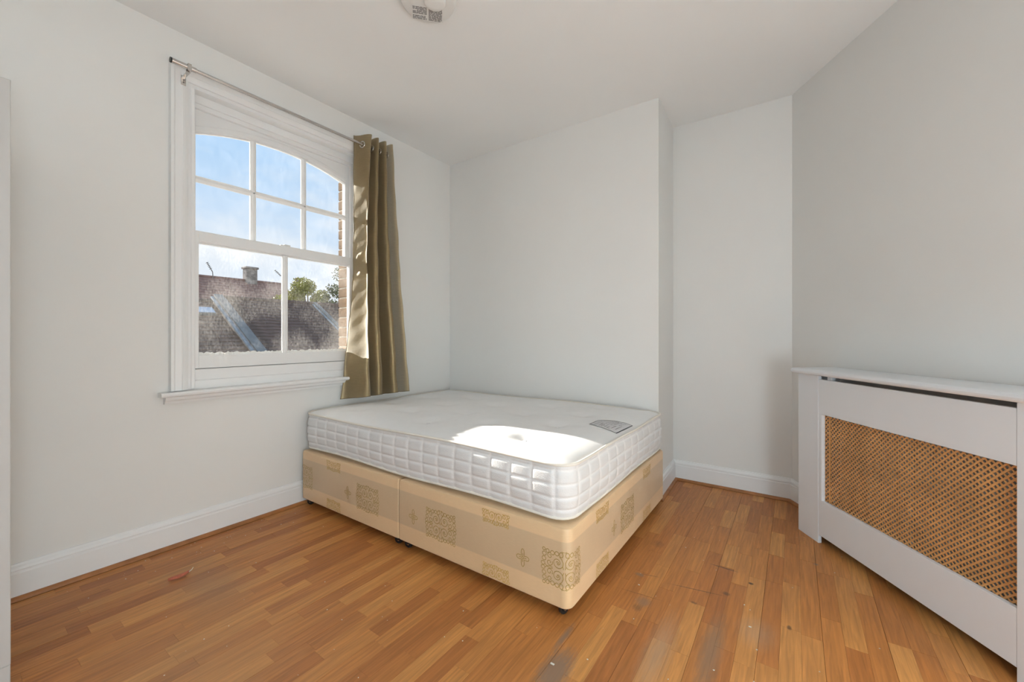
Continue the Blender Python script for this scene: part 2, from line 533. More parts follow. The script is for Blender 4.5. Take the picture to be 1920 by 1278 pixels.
WY0, WY1, WZ0, WZ1 = -1.995, -0.945, 0.795, 2.425  # opening in wall_left (inside)
m = MB()
T = -0.11
m.box((T, YB - .15, -.05), (0, WY0, HC)); m.box((T, WY1, -.05), (0, 0.15, HC))
m.box((T, WY0, -.05), (0, WY1, WZ0)); m.box((T, WY0, WZ1), (0, WY1, HC))
wl = tag(m.build('wall_left', WALL), 'white plastered wall with the sash window', kind='structure')
m = MB(); m.prism([(0, 0), (BRF, 0), (BRX, ALY), (BRX, ALY + .15), (-.11, ALY + .15), (-.11, .15), (0, .15)], 'z', -.05, HC)
wb = tag(m.build('wall_back', WALL), 'white projecting wall behind the bed', kind='structure')
m = MB(); m.box((BRX, ALY, -.05), (R0.x + .2, ALY + .15, HC))
tag(m.build('wall_alcove', WALL), 'white alcove wall beside the bed', kind='structure')
NR = Vector((-D_R.y, D_R.x, 0))                # pointing into the right wall
m = MB(); p, q = R0, R1
m.prism([(p.x, p.y), (q.x, q.y), (q.x + .2, q.y), (p.x + NR.x * .15, p.y + NR.y * .15)], 'z', -.05, HC)
tag(m.build('wall_right', WALL), 'white angled wall behind the radiator cover', kind='structure')
m = MB(); m.box((XR, YB - .15, -.05), (XR + .15, R1.y, HC))
tag(m.build('wall_side', WALL), 'white wall beyond the right of the picture', kind='structure')
m = MB()
B0, B1, BZ0, BZ1 = 1.3, 3.1, .87, 2.37
m.box((0, YB - .15, -.05), (B0, YB, HC)); m.box((B1, YB - .15, -.05), (XR, YB, HC))
m.box((B0, YB - .15, -.05), (B1, YB, BZ0)); m.box((B0, YB - .15, BZ1), (B1, YB, HC))
tag(m.build('wall_rear', WALL), 'white wall behind the camera with an added window opening', kind='structure')
m = MB(); m.prism([(-.11, YB - .15), (XR + .15, YB - .15), (XR + .15, R1.y), (R0.x + .2, ALY + .15), (-.11, ALY + .15)], 'z', HC, HC + .1)
tag(m.build('ceiling', CEIL), 'plain white ceiling', kind='structure')
m = MB(); m.prism([(-.11, YB - .15), (XR + .15, YB - .15), (XR + .15, R1.y), (R0.x + .2, ALY + .15), (-.11, ALY + .15)], 'z', -.06, -.012)
floor = tag(m.build('floor', DARK), 'worn brown oak strip floor', kind='structure')

# added window around the fill light behind the camera: casement frame with panes
w2 = tag(empty('fill_window', (2.2, YB - .07, BZ0)), 'added unseen window around the fill light behind the camera', kind='structure')
def rel(o, x, y, z): return (x - o.location.x, y - o.location.y, z - o.location.z)
m = MB()
for (x0, x1, z0, z1) in [(B0, B0 + .05, BZ0, BZ1), (B1 - .05, B1, BZ0, BZ1), (B0, B1, BZ0, BZ0 + .05), (B0, B1, BZ1 - .05, BZ1), (2.175, 2.225, BZ0, BZ1)]:
    m.box(rel(w2, x0, YB - .10, z0), rel(w2, x1, YB - .04, z1))
m.build('frame', TRIM, w2)
for (x0, x1) in [(B0 + .05, 2.175), (2.225, B1 - .05)]:
    MB().box(rel(w2, x0, YB - .072, BZ0 + .05), rel(w2, x1, YB - .068, BZ1 - .05)).build('pane', GLASS, w2)

# ------------------------------------------------------------------ floor planks
SW = 0.0625
def room_ymax(x):
    if x < BRX: return 0.0
    if x < R0.x: return ALY
    return R0.y + (x - R0.x) * D_R.y / D_R.x
def pix(p):
    d = Vector(p) - CAM
    z = d.dot(Vector((-math.sin(TH), math.cos(TH), 0)))
    if z < .15: return None
    x = d.dot(Vector((math.cos(TH), math.sin(TH), 0)))
    return (960 + FPX * x / z, 629.8 - FPX * d.z / z)
planks = []
k0 = -int(2.531 / SW) - 1
for k in range(k0, 40):
    x0 = 2.531 + k * SW; x1 = x0 + SW
    if x1 < 0.045 or x0 > XR: continue
    x0 = max(x0, 0.0405); x1 = min(x1, XR)
    rng = random.Random(1000 + k)
    ytop = max(room_ymax(x0 + .001), room_ymax(x1 - .001)) if x0 < R0.x else room_ymax(x0)
    ytop = min(ytop, ALY)
    if x0 < BRX < x1: ytop = ALY
    if x0 < R0.x: ytop -= .0405
    y = ytop
    if y <= YB + .05: continue
    y -= rng.uniform(.05, .4)
    yprev = ytop
    while True:
        planks.append((x0, x1, max(y, YB), yprev, rng.random()))
        if y <= YB: break
        yprev = y
        y -= rng.choice([.22, .28, .33, .40, .46, .55]) * rng.uniform(.9, 1.1)
def visible_area(pl):
    x0, x1, y0, y1, _ = pl
    xm, ym = (x0 + x1) / 2, (y0 + y1) / 2
    if .10 < xm < 1.85 and -1.33 < ym < -.1: return 0
    n = 0
    ps = [pix((x, y, 0)) for x, y in ((x0, y0), (x1, y0), (x1, y1), (x0, y1))]
    if any(p is None for p in ps):
        ps = [p for p in ps if p]
        if len(ps) < 3: return 0
    ins = sum(1 for p in ps if 0 <= p[0] <= 1920 and 0 <= p[1] <= 1278)
    if ins == 0: return 0
    a = 0
    for i in range(len(ps)):
        p, q = ps[i], ps[(i + 1) % len(ps)]
        a += p[0] * q[1] - p[1] * q[0]
    return abs(a) / 2 * ins / len(ps)
order = sorted(range(len(planks)), key=lambda i: -visible_area(planks[i]))
single = set(order[:300])
def tone_attr(me, vals):
    a = me.attributes.new('tone', 'FLOAT', 'FACE')
    a.data.foreach_set('value', vals)
def plank_mb(mb, pl):
    x0, x1, y0, y1, t = pl
    lift = (t - .5) * .0005
    g = .00015
    c = .0003
    z1 = lift; z0 = -.012
    kb = round((x0 - 2.531) / SW) % 3
    a0, a1, b0, b1 = x0 + (.0006 if kb == 0 else g), x1 - (.0004 if kb == 2 else g), y0 + g, y1 - g
    vs = [(a0, b0, z0), (a1, b0, z0), (a1, b1, z0), (a0, b1, z0),
          (a0, b0, z1 - c), (a1, b0, z1 - c), (a1, b1, z1 - c), (a0, b1, z1 - c),
          (a0 + c, b0 + c, z1), (a1 - c, b0 + c, z1), (a1 - c, b1 - c, z1), (a0 + c, b1 - c, z1)]
    fs = []
    for i in range(4):
        j = (i + 1) % 4
        fs += [(i, j, 4 + j, 4 + i), (4 + i, 4 + j, 8 + j, 8 + i)]
    fs.append((8, 9, 10, 11))
    mb.add(vs, fs)
    return len(fs)
rest = MB(); rest_t = []
for i, pl in enumerate(planks):
    # tone: random per strip, lighter towards the alcove, redder under the window
    t = min(1, max(0, pl[4] * .75 + .12 * (((pl[0] + pl[1]) / 2) / 2.5) + .05))
    if i in single:
        b = MB(); nf = plank_mb(b, pl)
        o = b.build('plank', PLANK, floor)
        tone_attr(o.data, [t] * nf)
    else:
        nf = plank_mb(rest, pl); rest_t += [t] * nf
o = rest.build('floor_planks', PLANK, floor)
tone_attr(o.data, rest_t)
o['kind'] = 'stuff'

# ------------------------------------------------------------------ baseboards and beading
SK = [(0, 0), (.02, 0), (.02, .108), (.0165, .113), (.0165, .119), (.019, .122), (.016, .131), (.009, .138), (.006, .145), (0, .146)]
QD = [(.02, 0), (.0375, 0), (.0375, .004), (.0365, .009), (.033, .013), (.028, .0155), (.02, .0165)]
def sweep(name, prof, a, b, material, ea=0.0, eb=0.0, label=None):
    a, b = Vector((*a, 0)), Vector((*b, 0))
    d = (b - a).normalized()
    nrm = Vector((-d.y, d.x, 0))               # interior on the left of a->b
    a = a - d * ea; b = b + d * eb
    n = len(prof)
    vs = [a + nrm * o + Vector((0, 0, z)) for o, z in prof] + [b + nrm * o + Vector((0, 0, z)) for o, z in prof]
    fs = [tuple(range(n)), tuple(range(2 * n - 1, n - 1, -1))] + [(i, n + i, n + (i + 1) % n, (i + 1) % n) for i in range(n)]
    m = MB(); m.add(vs, fs)
    return tag(m.build(name, material), label, kind='structure')
segs = [('left', (0, 0), (0, YB), 0, 0), ('back', (BRF, 0), (0, 0), .0, 0), ('return', (BRX, ALY), (BRF, 0), 0, .02),
        ('alcove', (R0.x, R0.y), (BRX, ALY), 0, 0), ('right', (R1.x, R1.y), (R0.x, R0.y), 0, 0), ('rear', (0, YB), (XR, YB), 0, 0)]
for i, (s, a, b, ea, eb) in enumerate(segs):
    sweep('baseboard_' + s, SK, a, b, TRIM, ea, eb, 'white moulded baseboard along the %s wall' % s)
    sweep('trim_%d' % (i + 1), QD, a, b, QUAD, 0, eb + (.017 if eb else 0), 'brown wooden beading along the %s baseboard' % s)

# ------------------------------------------------------------------ brick outer leaf and reveals
m = MB(); XO = -.212
OY0, OY1, OZ0, OZ1 = -1.955, -.990, .86, 2.40
m.box((XO + .004, YB - .15, -3), (T - .001, OY0 - .004, 3.2)); m.box((XO + .004, OY1 + .004, -3), (T - .001, .6, 3.2))
m.box((XO + .004, OY0 - .004, -3), (T - .001, OY1 + .004, OZ0)); m.box((XO + .004, OY0 - .004, OZ1), (T - .001, OY1 + .004, 3.2))
wo = tag(m.build('wall_outside', MORTAR), 'brick outer face of the window wall', kind='structure')
bme = {}
for yside in (OY0, OY1):
    z = .858 + .002; k = 0
    while z < OZ1 - .03:
        ln = .215 if k % 2 == 0 else .1025
        key = (yside, k % 2)
        if key not in bme:
            sgn = 1 if yside == OY1 else -1
            b = MB(); b.box((-.0505, -.003 * sgn, 0), (.0505, (ln - .003) * sgn, .064), .004)
            bme[key] = b.mesh('brick'); bme[key].materials.append(BRICK)
        o = bpy.data.objects.new('brick', bme[key]); C.objects.link(o); o.parent = wo
        o.location = (XO + .0505 + random.uniform(-.0015, .0005), yside + random.uniform(-.001, .001), z)
        z += .0735; k += 1
m = MB(); m.prism([(-.30, OZ0 - .06), (-.10, OZ0 - .06), (-.10, OZ0 + .035), (-.30, OZ0 + .005)], 'y', OY0 - .05, OY1 + .05)
m.build('outer_sill', TRIM_OLD, wo)

# ------------------------------------------------------------------ window_1
win = tag(empty('window_1', (0, -1.472, .79)), 'white arched-top sash window of eight panes', kind='structure')
OFF = Vector(win.location)
class WB(MB):
    def build(self, name, material, parent=None, **k):
        self.v = [tuple(Vector(p) - OFF) for p in self.v]
        return super().build(name, material, parent or win, **k)
def glue(o): return o
# architrave: two legs and head, three-step moulding
APROF = [(0, 0), (.030, .002), (.031, .014), (.021, .022), (.021, .048), (.024, .053), (.019, .066), (.012, .079), (0, .079)]   # (x, distance in from the outer edge)
AY0, AY1, AZ1 = -2.07, -.872, 2.502
def swept(w, ends):
    """ends: two lists of points, one for each profile point"""
    n = len(ends[0])
    w.add(list(ends[0]) + list(ends[1]), [tuple(range(n)), tuple(range(2 * n - 1, n - 1, -1))] + [(i, n + i, n + (i + 1) % n, (i + 1) % n) for i in range(n)])
for sgn, ye in ((1, AY0), (-1, AY1)):
    w = WB(); swept(w, ([(x, ye + sgn * d, .80) for x, d in APROF], [(x, ye + sgn * d, AZ1 - d) for x, d in APROF])); w.build('architrave_leg', TRIM)
w = WB(); swept(w, ([(x, AY0 + d, AZ1 - d) for x, d in APROF], [(x, AY1 - d, AZ1 - d) for x, d in APROF])); w.build('architrave_head', TRIM)
# frame lining: jambs, staff beads, head board, bottom board
w = WB()
w.box((-.13, -1.995, .80), (0.0, -1.975, 2.425)); w.box((-.13, -.967, .80), (0.0, -.947, 2.425))
w.box((-.13, -1.975, 2.405), (0.0, -.967, 2.425))
w.box((-.13, -1.99, 2.362), (-.055, -.955, 2.41), .002)
w.box((-.13, -1.99, 2.338), (-.066, -.955, 2.366), .003)
w.build('frame', TRIM)
w = WB()
w.box((-.024, -1.978, .80), (.004, -1.958, 2.41), .004); w.box((-.024, -.985, .80), (.004, -.965, 2.41), .004)
w.box((-.085, -1.978, .80), (-.066, -1.955, 2.345), .002); w.box((-.085, -.988, .80), (-.066, -.965, 2.345), .002)
w.build('staff_bead', TRIM)
w = WB(); w.box((-.13, -1.985, .79), (-.069, -.957, .93), .003); w.box((-.0685, -1.985, .79), (-.018, -.957, .903), .003); w.box((-.10, -1.99, .79), (-.008, -.955, .845), .004)  # first box: added stop behind the sash, blocks sun leaking under it
w.build('bottom_board', TRIM)
w = WB()
w.prism([(-.11, .772), (.050, .772), (.060, .778), (.062, .787), (.056, .796), (-.11, .800)], 'y', -2.114, -.83)
w.prism([(0, .735), (.022, .737), (.026, .748), (.036, .757), (.040, .772), (0, .772)], 'y', -2.092, -.852)
w.build('window_board', TRIM)
# upper sash
us = WB()
UX0, UX1 = -.122, -.086
gy0, gy1 = -1.929, -1.017
def arc_z(y):
    c = (gy0 + gy1) / 2; h = (gy1 - gy0) / 2; s = .078
    rad = (h * h + s * s) / (2 * s)
    return 2.208 + math.sqrt(max(0, rad * rad - (y - c) ** 2)) - (rad - s)
us.box((UX0, -1.976, 1.605), (UX1, gy0, 2.345)); us.box((UX0, gy1, 1.605), (UX1, -.966, 2.345))
us.box((UX0, gy0, 1.605), (UX1, gy1, 1.668))
n = 32
for xa, xb, lo in ((UX0, UX1, 0.0),):
    poly = [(gy0 + (gy1 - gy0) * i / n, arc_z(gy0 + (gy1 - gy0) * i / n)) for i in range(n + 1)]
    vs = []; fs = []
    for (y, z) in poly: vs += [(xa, y, z), (xb, y, z), (xb, y, 2.345), (xa, y, 2.345)]
    for i in range(n):
        a, b = 4 * i, 4 * i + 4
        fs += [(a, b, b + 1, a + 1), (a + 1, b + 1, b + 2, a + 2), (a + 2, b + 2, b + 3, a + 3), (a + 3, b + 3, b, a)]
    us.add(vs, fs)
    # raised edge of the arched rail
    vs = []; fs = []
    for (y, z) in poly: vs += [(xb, y, z + .010), (xb + .004, y, z + .016), (xb + .004, y, z + .034), (xb, y, z + .040)]
    for i in range(n):
        a, b = 4 * i, 4 * i + 4
        fs += [(a, b, b + 1, a + 1), (a + 1, b + 1, b + 2, a + 2), (a + 2, b + 2, b + 3, a + 3)]
    us.add(vs, fs)
upper = us.build('upper_sash', TRIM)
VB = [(-1.648, -1.615), (-1.334, -1.301)]; HB = (1.941, 1.976)
for y0, y1 in VB:
    w = WB(); ym = (y0 + y1) / 2; top = min(arc_z(y0), arc_z(y1)) + .004
    w.prism([(UX0 + .004, ym - .006), (UX0 + .012, y0), (UX1 - .014, y0), (UX1 - .002, ym - .007), (UX1, ym - .004), (UX1, ym + .004), (UX1 - .002, ym + .007), (UX1 - .014, y1), (UX0 + .012, y1), (UX0 + .004, ym + .006)], 'z', 1.66, top)
    w.build('glazing_bar', TRIM, upper)
w = WB(); zm = sum(HB) / 2
w.prism([(UX0 + .004, zm - .006), (UX0 + .012, HB[0]), (UX1 - .014, HB[0]), (UX1 - .002, zm - .007), (UX1, zm - .004), (UX1, zm + .004), (UX1 - .002, zm + .007), (UX1 - .014, HB[1]), (UX0 + .012, HB[1]), (UX0 + .004, zm + .006)], 'y', gy0 - .004, gy1 + .004)
w.build('glazing_bar', TRIM, upper)
cols = [(gy0, VB[0][0]), (VB[0][1], VB[1][0]), (VB[1][1], gy1)]
for a, b in cols:
    a -= .005; b += .005
    w = WB(); w.box((-.108, a, 1.662), (-.105, b, HB[0] + .005)); w.build('pane', GLASS, upper)
    k = 10
    poly = [(a, HB[1] - .005), (b, HB[1] - .005)] + [(b + (a - b) * i / k, arc_z(min(gy1, max(gy0, b + (a - b) * i / k))) + .006) for i in range(k + 1)]
    w = WB(); w.prism(poly, 'x', -.108, -.105); w.build('pane', GLASS, upper)
# lower sash
LX0, LX1 = -.066, -.028
ly0, ly1, lz0, lz1 = -1.932, -1.018, .977, 1.590
w = WB()
w.box((LX0, -1.972, .906), (LX1, ly0, 1.655), .002); w.box((LX0, ly1, .906), (LX1, -.970, 1.655), .002)
w.box((LX0, ly0 - .002, .906), (LX1, ly1 + .002, lz0), .002)
w.box((LX0, ly0 - .002, lz1 + .008), (LX1, ly1 + .002, 1.655), .004); w.box((LX0, ly0 - .002, lz1), (LX1 - .016, ly1 + .002, lz1 + .012))
lower = w.build('lower_sash', TRIM)
w = WB(); w.prism([(LX0 + .004, -1.476), (LX0 + .012, -1.486), (LX1 - .012, -1.486), (LX1 - .001, -1.477), (LX1, -1.474), (LX1, -1.465), (LX1 - .001, -1.462), (LX1 - .012, -1.453), (LX0 + .012, -1.453), (LX0 + .004, -1.463)], 'z', lz0 - .004, lz1 + .004)
w.build('glazing_bar', TRIM, lower)
for a, b in ((ly0, -1.486), (-1.453, ly1)):
    w = WB(); w.box((-.050, a - .004, lz0 - .004), (-.047, b + .004, lz1 + .004)); w.build('pane', GLASS_DIRTY, lower)
# flaking putty along the foot of the lower panes
rng = random.Random(5)
for a, b in ((ly0, -1.487), (-1.452, ly1)):
    w = WB(); k = 46; vs = []; fs = []
    for i in range(k + 1):
        y = a + (b - a) * i / k; h = .010 + rng.random() * .009; d = .006 + rng.random() * .003
        vs += [(-.046, y, lz0 - .003), (-.046 + d, y, lz0 - .001), (-.046 + d * .5, y, lz0 + h * .6), (-.046, y, lz0 + h)]
    for i in range(k):
        p, q = 4 * i, 4 * i + 4
        fs += [(p, q, q + 1, p + 1), (p + 1, q + 1, q + 2, p + 2), (p + 2, q + 2, q + 3, p + 3)]
    w.add(vs, fs); w.build('flaking_putty', TRIM_OLD, lower)
w = WB(); w.box((LX0 + .008, -1.50, 1.655), (LX1 - .004, -1.44, 1.661), .001); w.box((LX0 + .012, -1.475, 1.66), (LX1 - .010, -1.435, 1.668), .002)
w.build('sash_fastener', PLASTIC, lower)

# ------------------------------------------------------------------ curtain rod
RX, RZ = .100, 2.450
rod = tag(empty('curtain_rod', (RX, -2.09, RZ)), 'thin brushed steel curtain rod above the sash window', 'curtain rod')
def tube_part(name, p, q, r, material, parent, seg=16):
    o = Vector(parent.location)
    return MB().tube([Vector(p) - o, Vector(q) - o], r, seg).build(name, material, parent, sharp=40)
tube_part('outer_tube', (RX, -2.085, RZ), (RX, -1.985, RZ), .0125, CHROME, rod)
tube_part('inner_tube', (RX, -1.985, RZ), (RX, -.742, RZ), .0095, CHROME, rod)
tube_part('end_cap', (RX, -2.092, RZ), (RX, -2.085, RZ), .0130, BLACK, rod)
for yb in (-2.015, -.905):
    b = MB(); o = Vector(rod.location)
    def lb(a, c, ch=.0015): b.box(Vector(a) - o, Vector(c) - o, ch)
    lb((.0215, yb - .011, RZ - .062), (.0245, yb + .011, RZ - .012))
    lb((.0215, yb - .008, RZ - .024), (RX, yb + .008, RZ - .019))
    lb((RX - .016, yb - .008, RZ - .024), (RX - .0125, yb + .008, RZ + .012)); lb((RX + .0125, yb - .008, RZ - .024), (RX + .016, yb + .008, RZ + .012))
    lb((RX - .016, yb - .008, RZ + .012), (RX + .016, yb + .008, RZ + .015))
    br = b.build('bracket', CHROME, rod)
    for dz in (-.048, -.034):
        MB().lathe([(.0035, .0), (.003, .002), (.0005, .0028)], Vector((.0245, yb, RZ + dz)) - o, 10, 'x').build('screw', INK_GREY, br)

# ------------------------------------------------------------------ curtain
cur = tag(empty('curtain', (RX, -.92, .65)), 'olive gold satin eyelet curtain drawn to the right of the window', 'curtain')
def cpoint(u, v):
    """u 0..1 across the cloth, v 0 (hem) .. 1 (top)."""
    nh = 7.0
    ph = math.pi * nh * u
    y0 = -1.128 + (.098) * min(1, v * 2.1) ** .8 if v < .476 else -1.030
    y1 = -.655 - .125 * v - .012 * math.sin(v * math.pi)
    A = .086 * (1 - v) + .058 * v
    A *= 1 - .25 * math.sin(math.pi * u) * (1 - v)
    c = -math.cos(ph)
    c = math.copysign(abs(c) ** .8, c)
    x = RX + .015 * (1 - v) + A * c
    # uneven folds: the leading panel is broader near the hem
    yc = -1.011 - .018 * math.sin(math.pi * v) + .044 * v ** 3
    if u < 1 / nh:
        y = y0 + (yc - y0) * (u * nh)
    else:
        uu = (u - 1 / nh) / (1 - 1 / nh)
        y = yc + (y1 - yc) * (uu - .03 * (1 - v) * math.sin(2 * math.pi * uu))
        y += .009 * math.sin(ph * 2) * (.4 + .6 * (1 - v))
    wr = math.sin(9 * u + 13 * v) * math.sin(31 * v + 4 * u) * .003 * (1 - abs(2 * v - 1) * .4)
    if u < .16:                                     # crumpled leading panel
        y += (.0045 * math.sin(52 * v + 26 * u) * math.sin(19 * v + 3) + .003 * math.sin(97 * v - 40 * u)) * math.sin(math.pi * min(1, u / .16)) * math.sin(math.pi * v) ** .5
    x += wr; y += wr
    z = .650 + (2.520 - .650) * v
    z += -.016 * (1 - v) * math.cos(ph) * .6 - .02 * (u - .3) * v * .0
    return Vector((x, y, z))
NU, NV = 170, 120
vs = []; fs = []
for j in range(NV + 1):
    for i in range(NU + 1):
        vs.append(cpoint(i / NU, j / NV))
for j in range(NV):
    for i in range(NU):
        a = j * (NU + 1) + i
        fs.append((a, a + 1, a + NU + 2, a + NU + 1))
o = Vector(cur.location)
m = MB(); m.add([p - o for p in vs], fs, True)
cl = m.build('cloth', CURTAIN, cur)
m = MB(); pts = [cpoint(i / NU, .0) for i in range(NU + 1)]
m.tube([p - o + Vector((0, 0, .002)) for p in pts], .0022, 6); m.build('hem', HEM, cur)
m = MB(); m.tube([cpoint(0, j / NV) - o for j in range(NV + 1)], .0022, 6); m.build('leading_edge_hem', HEM, cur)
vr = (RZ - .650) / (2.520 - .650)
for k in range(7):
    u = (k + .5) / 7
    p = cpoint(u, vr); t = (cpoint(u + .004, vr) - cpoint(u - .004, vr)).normalized()
    nrm = Vector((-t.y, t.x, 0)).normalized()
    ring = []
    cen = Vector((RX, p.y + (RX - p.x) * (t.y / t.x if abs(t.x) > .2 else 0), RZ))
    for q in range(24):
        a = 2 * math.pi * q / 24
        ring.append(cen - o + (t * math.cos(a) + Vector((0, 0, 1)) * math.sin(a)) * .0215)
    MB().tube(ring, .0045, 8, closed=True).build('eyelet', CHROME, cur)

# ------------------------------------------------------------------ divan base (two halves)
ZB0, ZB1 = .045, .3524
BY0, BY1 = -1.4015, -.055
def outline(x0, x1, y0, y1, rl, rr, step=.02, na=8):
    """counter-clockwise rounded rectangle, radius rl at the left corners, rr at the right ones"""
    pts = []
    for cx, cy, r, a0 in ((x0 + rl, y0 + rl, rl, 180), (x1 - rr, y0 + rr, rr, 270), (x1 - rr, y1 - rr, rr, 0), (x0 + rl, y1 - rl, rl, 90)):
        for i in range(na + 1):
            a = R(a0 + 90 * i / na)
            pts.append((cx + r * math.cos(a), cy + r * math.sin(a)))
    return pts
def loft(mb, pts_fn, levels, smooth=True):
    """levels: (inset, z); pts_fn(inset) -> ring"""
    rings = [[(x, y, z) for x, y in pts_fn(i)] for i, z in levels]
    n = len(rings[0]); vs = [p for r in rings for p in r]; fs = []
    for k in range(len(rings) - 1):
        for i in range(n):
            j = (i + 1) % n
            fs.append((k * n + i, k * n + j, (k + 1) * n + j, (k + 1) * n + i))
    fs.append(tuple(range(n - 1, -1, -1))); fs.append(tuple((len(rings) - 1) * n + i for i in range(n)))
    mb.add(vs, fs, smooth)
# ornament strokes in the (s, z) plane of the cloth
def spiral(cx, cy, r, a0, turns, sgn=1, k=16):
    return [(cx + r * (1 - .75 * i / k) * math.cos(a0 + sgn * turns * 2 * math.pi * i / k), cy + r * (1 - .75 * i / k) * math.sin(a0 + sgn * turns * 2 * math.pi * i / k)) for i in range(k + 1)]
def ring(cx, cy, rx, ry, k=10):
    return [(cx + rx * math.cos(2 * math.pi * i / k), cy + ry * math.sin(2 * math.pi * i / k)) for i in range(k + 1)]
def medallion():
    st = []
    for sx in (1, -1):
        for sy in (1, -1):
            q = []
            q.append(spiral(.027, .026, .023, R(200), 1.25, 1))
            q.append(spiral(.027, .026, .006, 0, 1.0, 1, 8))
            q.append([(.003, .006), (.006, .016), (.004, .030), (.010, .044), (.020, .052)])
            q.append(ring(.012, .060, .0075, .0095)); q.append(ring(.030, .060, .0085, .008)); q.append(ring(.049, .058, .0085, .008))
            q.append(spiral(.060, .044, .012, R(100), 1.1, -1)); q.append(ring(.070, .060, .007, .0075))
            q.append(spiral(.062, .018, .014, R(150), 1.2, 1)); q.append(ring(.084, .046, .0085, .008))
            q.append(ring(.086, .027, .0085, .008)); q.append(ring(.090, .008, .0085, .007))
            q.append([(.048, .002), (.060, .004), (.074, .001), (.082, .006)])
            q.append([(.010, .074), (.006, .070), (.001, .072)]); q.append(ring(.086, .064, .006, .006))
            st += [[(sx * x * 1.02, sy * y * 1.0) for x, y in s] for s in q]
    return st
def flower():
    st = []
    pts = []
    for i in range(49):
        a = 2 * math.pi * i / 48
        r = .0205 + .0115 * math.cos(4 * a)
        pts.append((r * math.cos(a) * .95, r * math.sin(a) * 1.12))
    st.append(pts)
    st.append(ring(0, 0, .0045, .0045, 8))
    for k in range(4):
        a = k * math.pi / 2
        st.append([(.006 * math.cos(a), .006 * math.sin(a)), (.018 * math.cos(a), .018 * math.sin(a))])
    return st
MED, FLO = medallion(), flower()
def divan_half(x0, x1, rl, rr, mark_s, label, casters):
    root = tag(empty('divan_base', ((x0 + x1) / 2, (BY0 + BY1) / 2, 0)), label, 'bed base', 'halves of the divan bed base')
    o = Vector(root.location)
    f = lambda ins: outline(x0 + ins, x1 - ins, BY0 + ins, BY1 - ins, max(.004, rl - ins), max(.004, rr - ins))
    m = MB()
    loft(m, f, [(.03, ZB0 + .001), (.004, ZB0), (.0, ZB0 + .005), (0, ZB1 - .016), (.004, ZB1 - .005), (.014, ZB1), (.2, ZB1 + .001)])
    m.v = [tuple(Vector(p) - o) for p in m.v]
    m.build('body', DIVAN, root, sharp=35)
    # walk along front, foot corner and foot side: s = x along the front, then on round the corner
    def at(s, z, d=.0007):
        sf = x1 - rr
        arc = rr * math.pi / 2
        if s < x0 + rl:
            a = (x0 + rl - s) / rl
            a = min(a, math.pi / 2)
            return Vector((x0 + rl - (rl + d) * math.sin(a), BY0 + rl - (rl + d) * math.cos(a), z))
        if s <= sf: return Vector((s, BY0 - d, z))
        if s <= sf + arc:
            a = (s - sf) / rr
            return Vector((sf + (rr + d) * math.sin(a), BY0 + rr - (rr + d) * math.cos(a), z))
        return Vector((x1 + d, BY0 + rr + (s - sf - arc), z))
    smax = (x1 + BY1 - BY0 - .43 * rr - .01) if rr > .02 else x1 - .002
    for (s0, z0, strokes, name, mt, wd, sc) in mark_s:
        mb = MB()
        for st in strokes:
            P = [(s0 + a * sc[0], z0 + b * sc[1]) for a, b in st]
            vs = []; fs = []; ok = []
            for i, (a, b) in enumerate(P):
                a2, b2 = P[min(i + 1, len(P) - 1)]; a1, b1 = P[max(i - 1, 0)]
                dx, dy = a2 - a1, b2 - b1; ll = math.hypot(dx, dy) or 1
                nx, ny = -dy / ll * wd / 2, dx / ll * wd / 2
                vs += [at(a + nx, b + ny) - o, at(a - nx, b - ny) - o]
                ok.append(ZB0 + .006 < b < ZB1 - .014 and x0 < a < smax)
            for i in range(len(P) - 1):
                if ok[i] and ok[i + 1]: fs.append((2 * i, 2 * i + 1, 2 * i + 3, 2 * i + 2))
            if fs: mb.add(vs, fs)
        if mb.f: mb.build(name, mt, root)
    for (cx, cy, rz) in casters:
        cs = empty('caster'); cs.parent = root
        cs.location = Vector((cx, cy, 0)) - o; cs.rotation_euler = (0, 0, rz)
        MB().lathe([(.004, -.0085), (.019, -.0085), (.0215, -.006), (.0215, .006), (.019, .0085), (.004, .0085)], (0, 0, .0215), 20, 'y').build('wheel', BLACK, cs, sharp=40)
        MB().lathe([(.002, -.0105), (.006, -.0105), (.006, .0105), (.002, .0105)], (0, 0, .0215), 12, 'y').build('axle', CHROME, cs, sharp=40)
        b = MB(); b.box((-.014, -.0125, .020), (.010, -.0095, .044), .001); b.box((-.014, .0095, .020), (.010, .0125, .044), .001); b.box((-.016, -.0125, .041), (.012, .0125, .0445), .001)
        b.build('fork', BLACK, cs)
    return root
def marks(ms, ps, fl):
    r = []
    for s in ms: r.append((s, .190, MED, 'medallion', GREYTHREAD, .0026, (1, 1)))
    for s in ps:
        r.append((s, .338, MED, 'medallion', GOLD, .0028, (.72, .80))); r.append((s, .052, MED, 'medallion', GOLD, .0028, (.72, .80)))
    for s in fl: r.append((s, .187, FLO, 'flower_motif', GREYTHREAD, .0028, (1, 1)))
    return r
divan_half(.040, .9725, .012, .006, marks([.066, .716], [.391], [.534]), 'cream patterned divan half with its head at the window wall', [(.075, -1.365, .5), (.935, -1.365, .4), (.075, -.1, 0), (.935, -.1, 0)])
divan_half(.9765, 1.9431, .006, .038, marks([1.27, 1.92, 2.57], [1.595, 2.245, 2.895], [1.084, 1.733, 2.383]), 'cream patterned divan half with rounded corner at the foot of the bed', [(1.012, -1.365, .3), (1.895, -1.358, 1.25), (1.012, -.1, 0), (1.895, -.1, .3)])

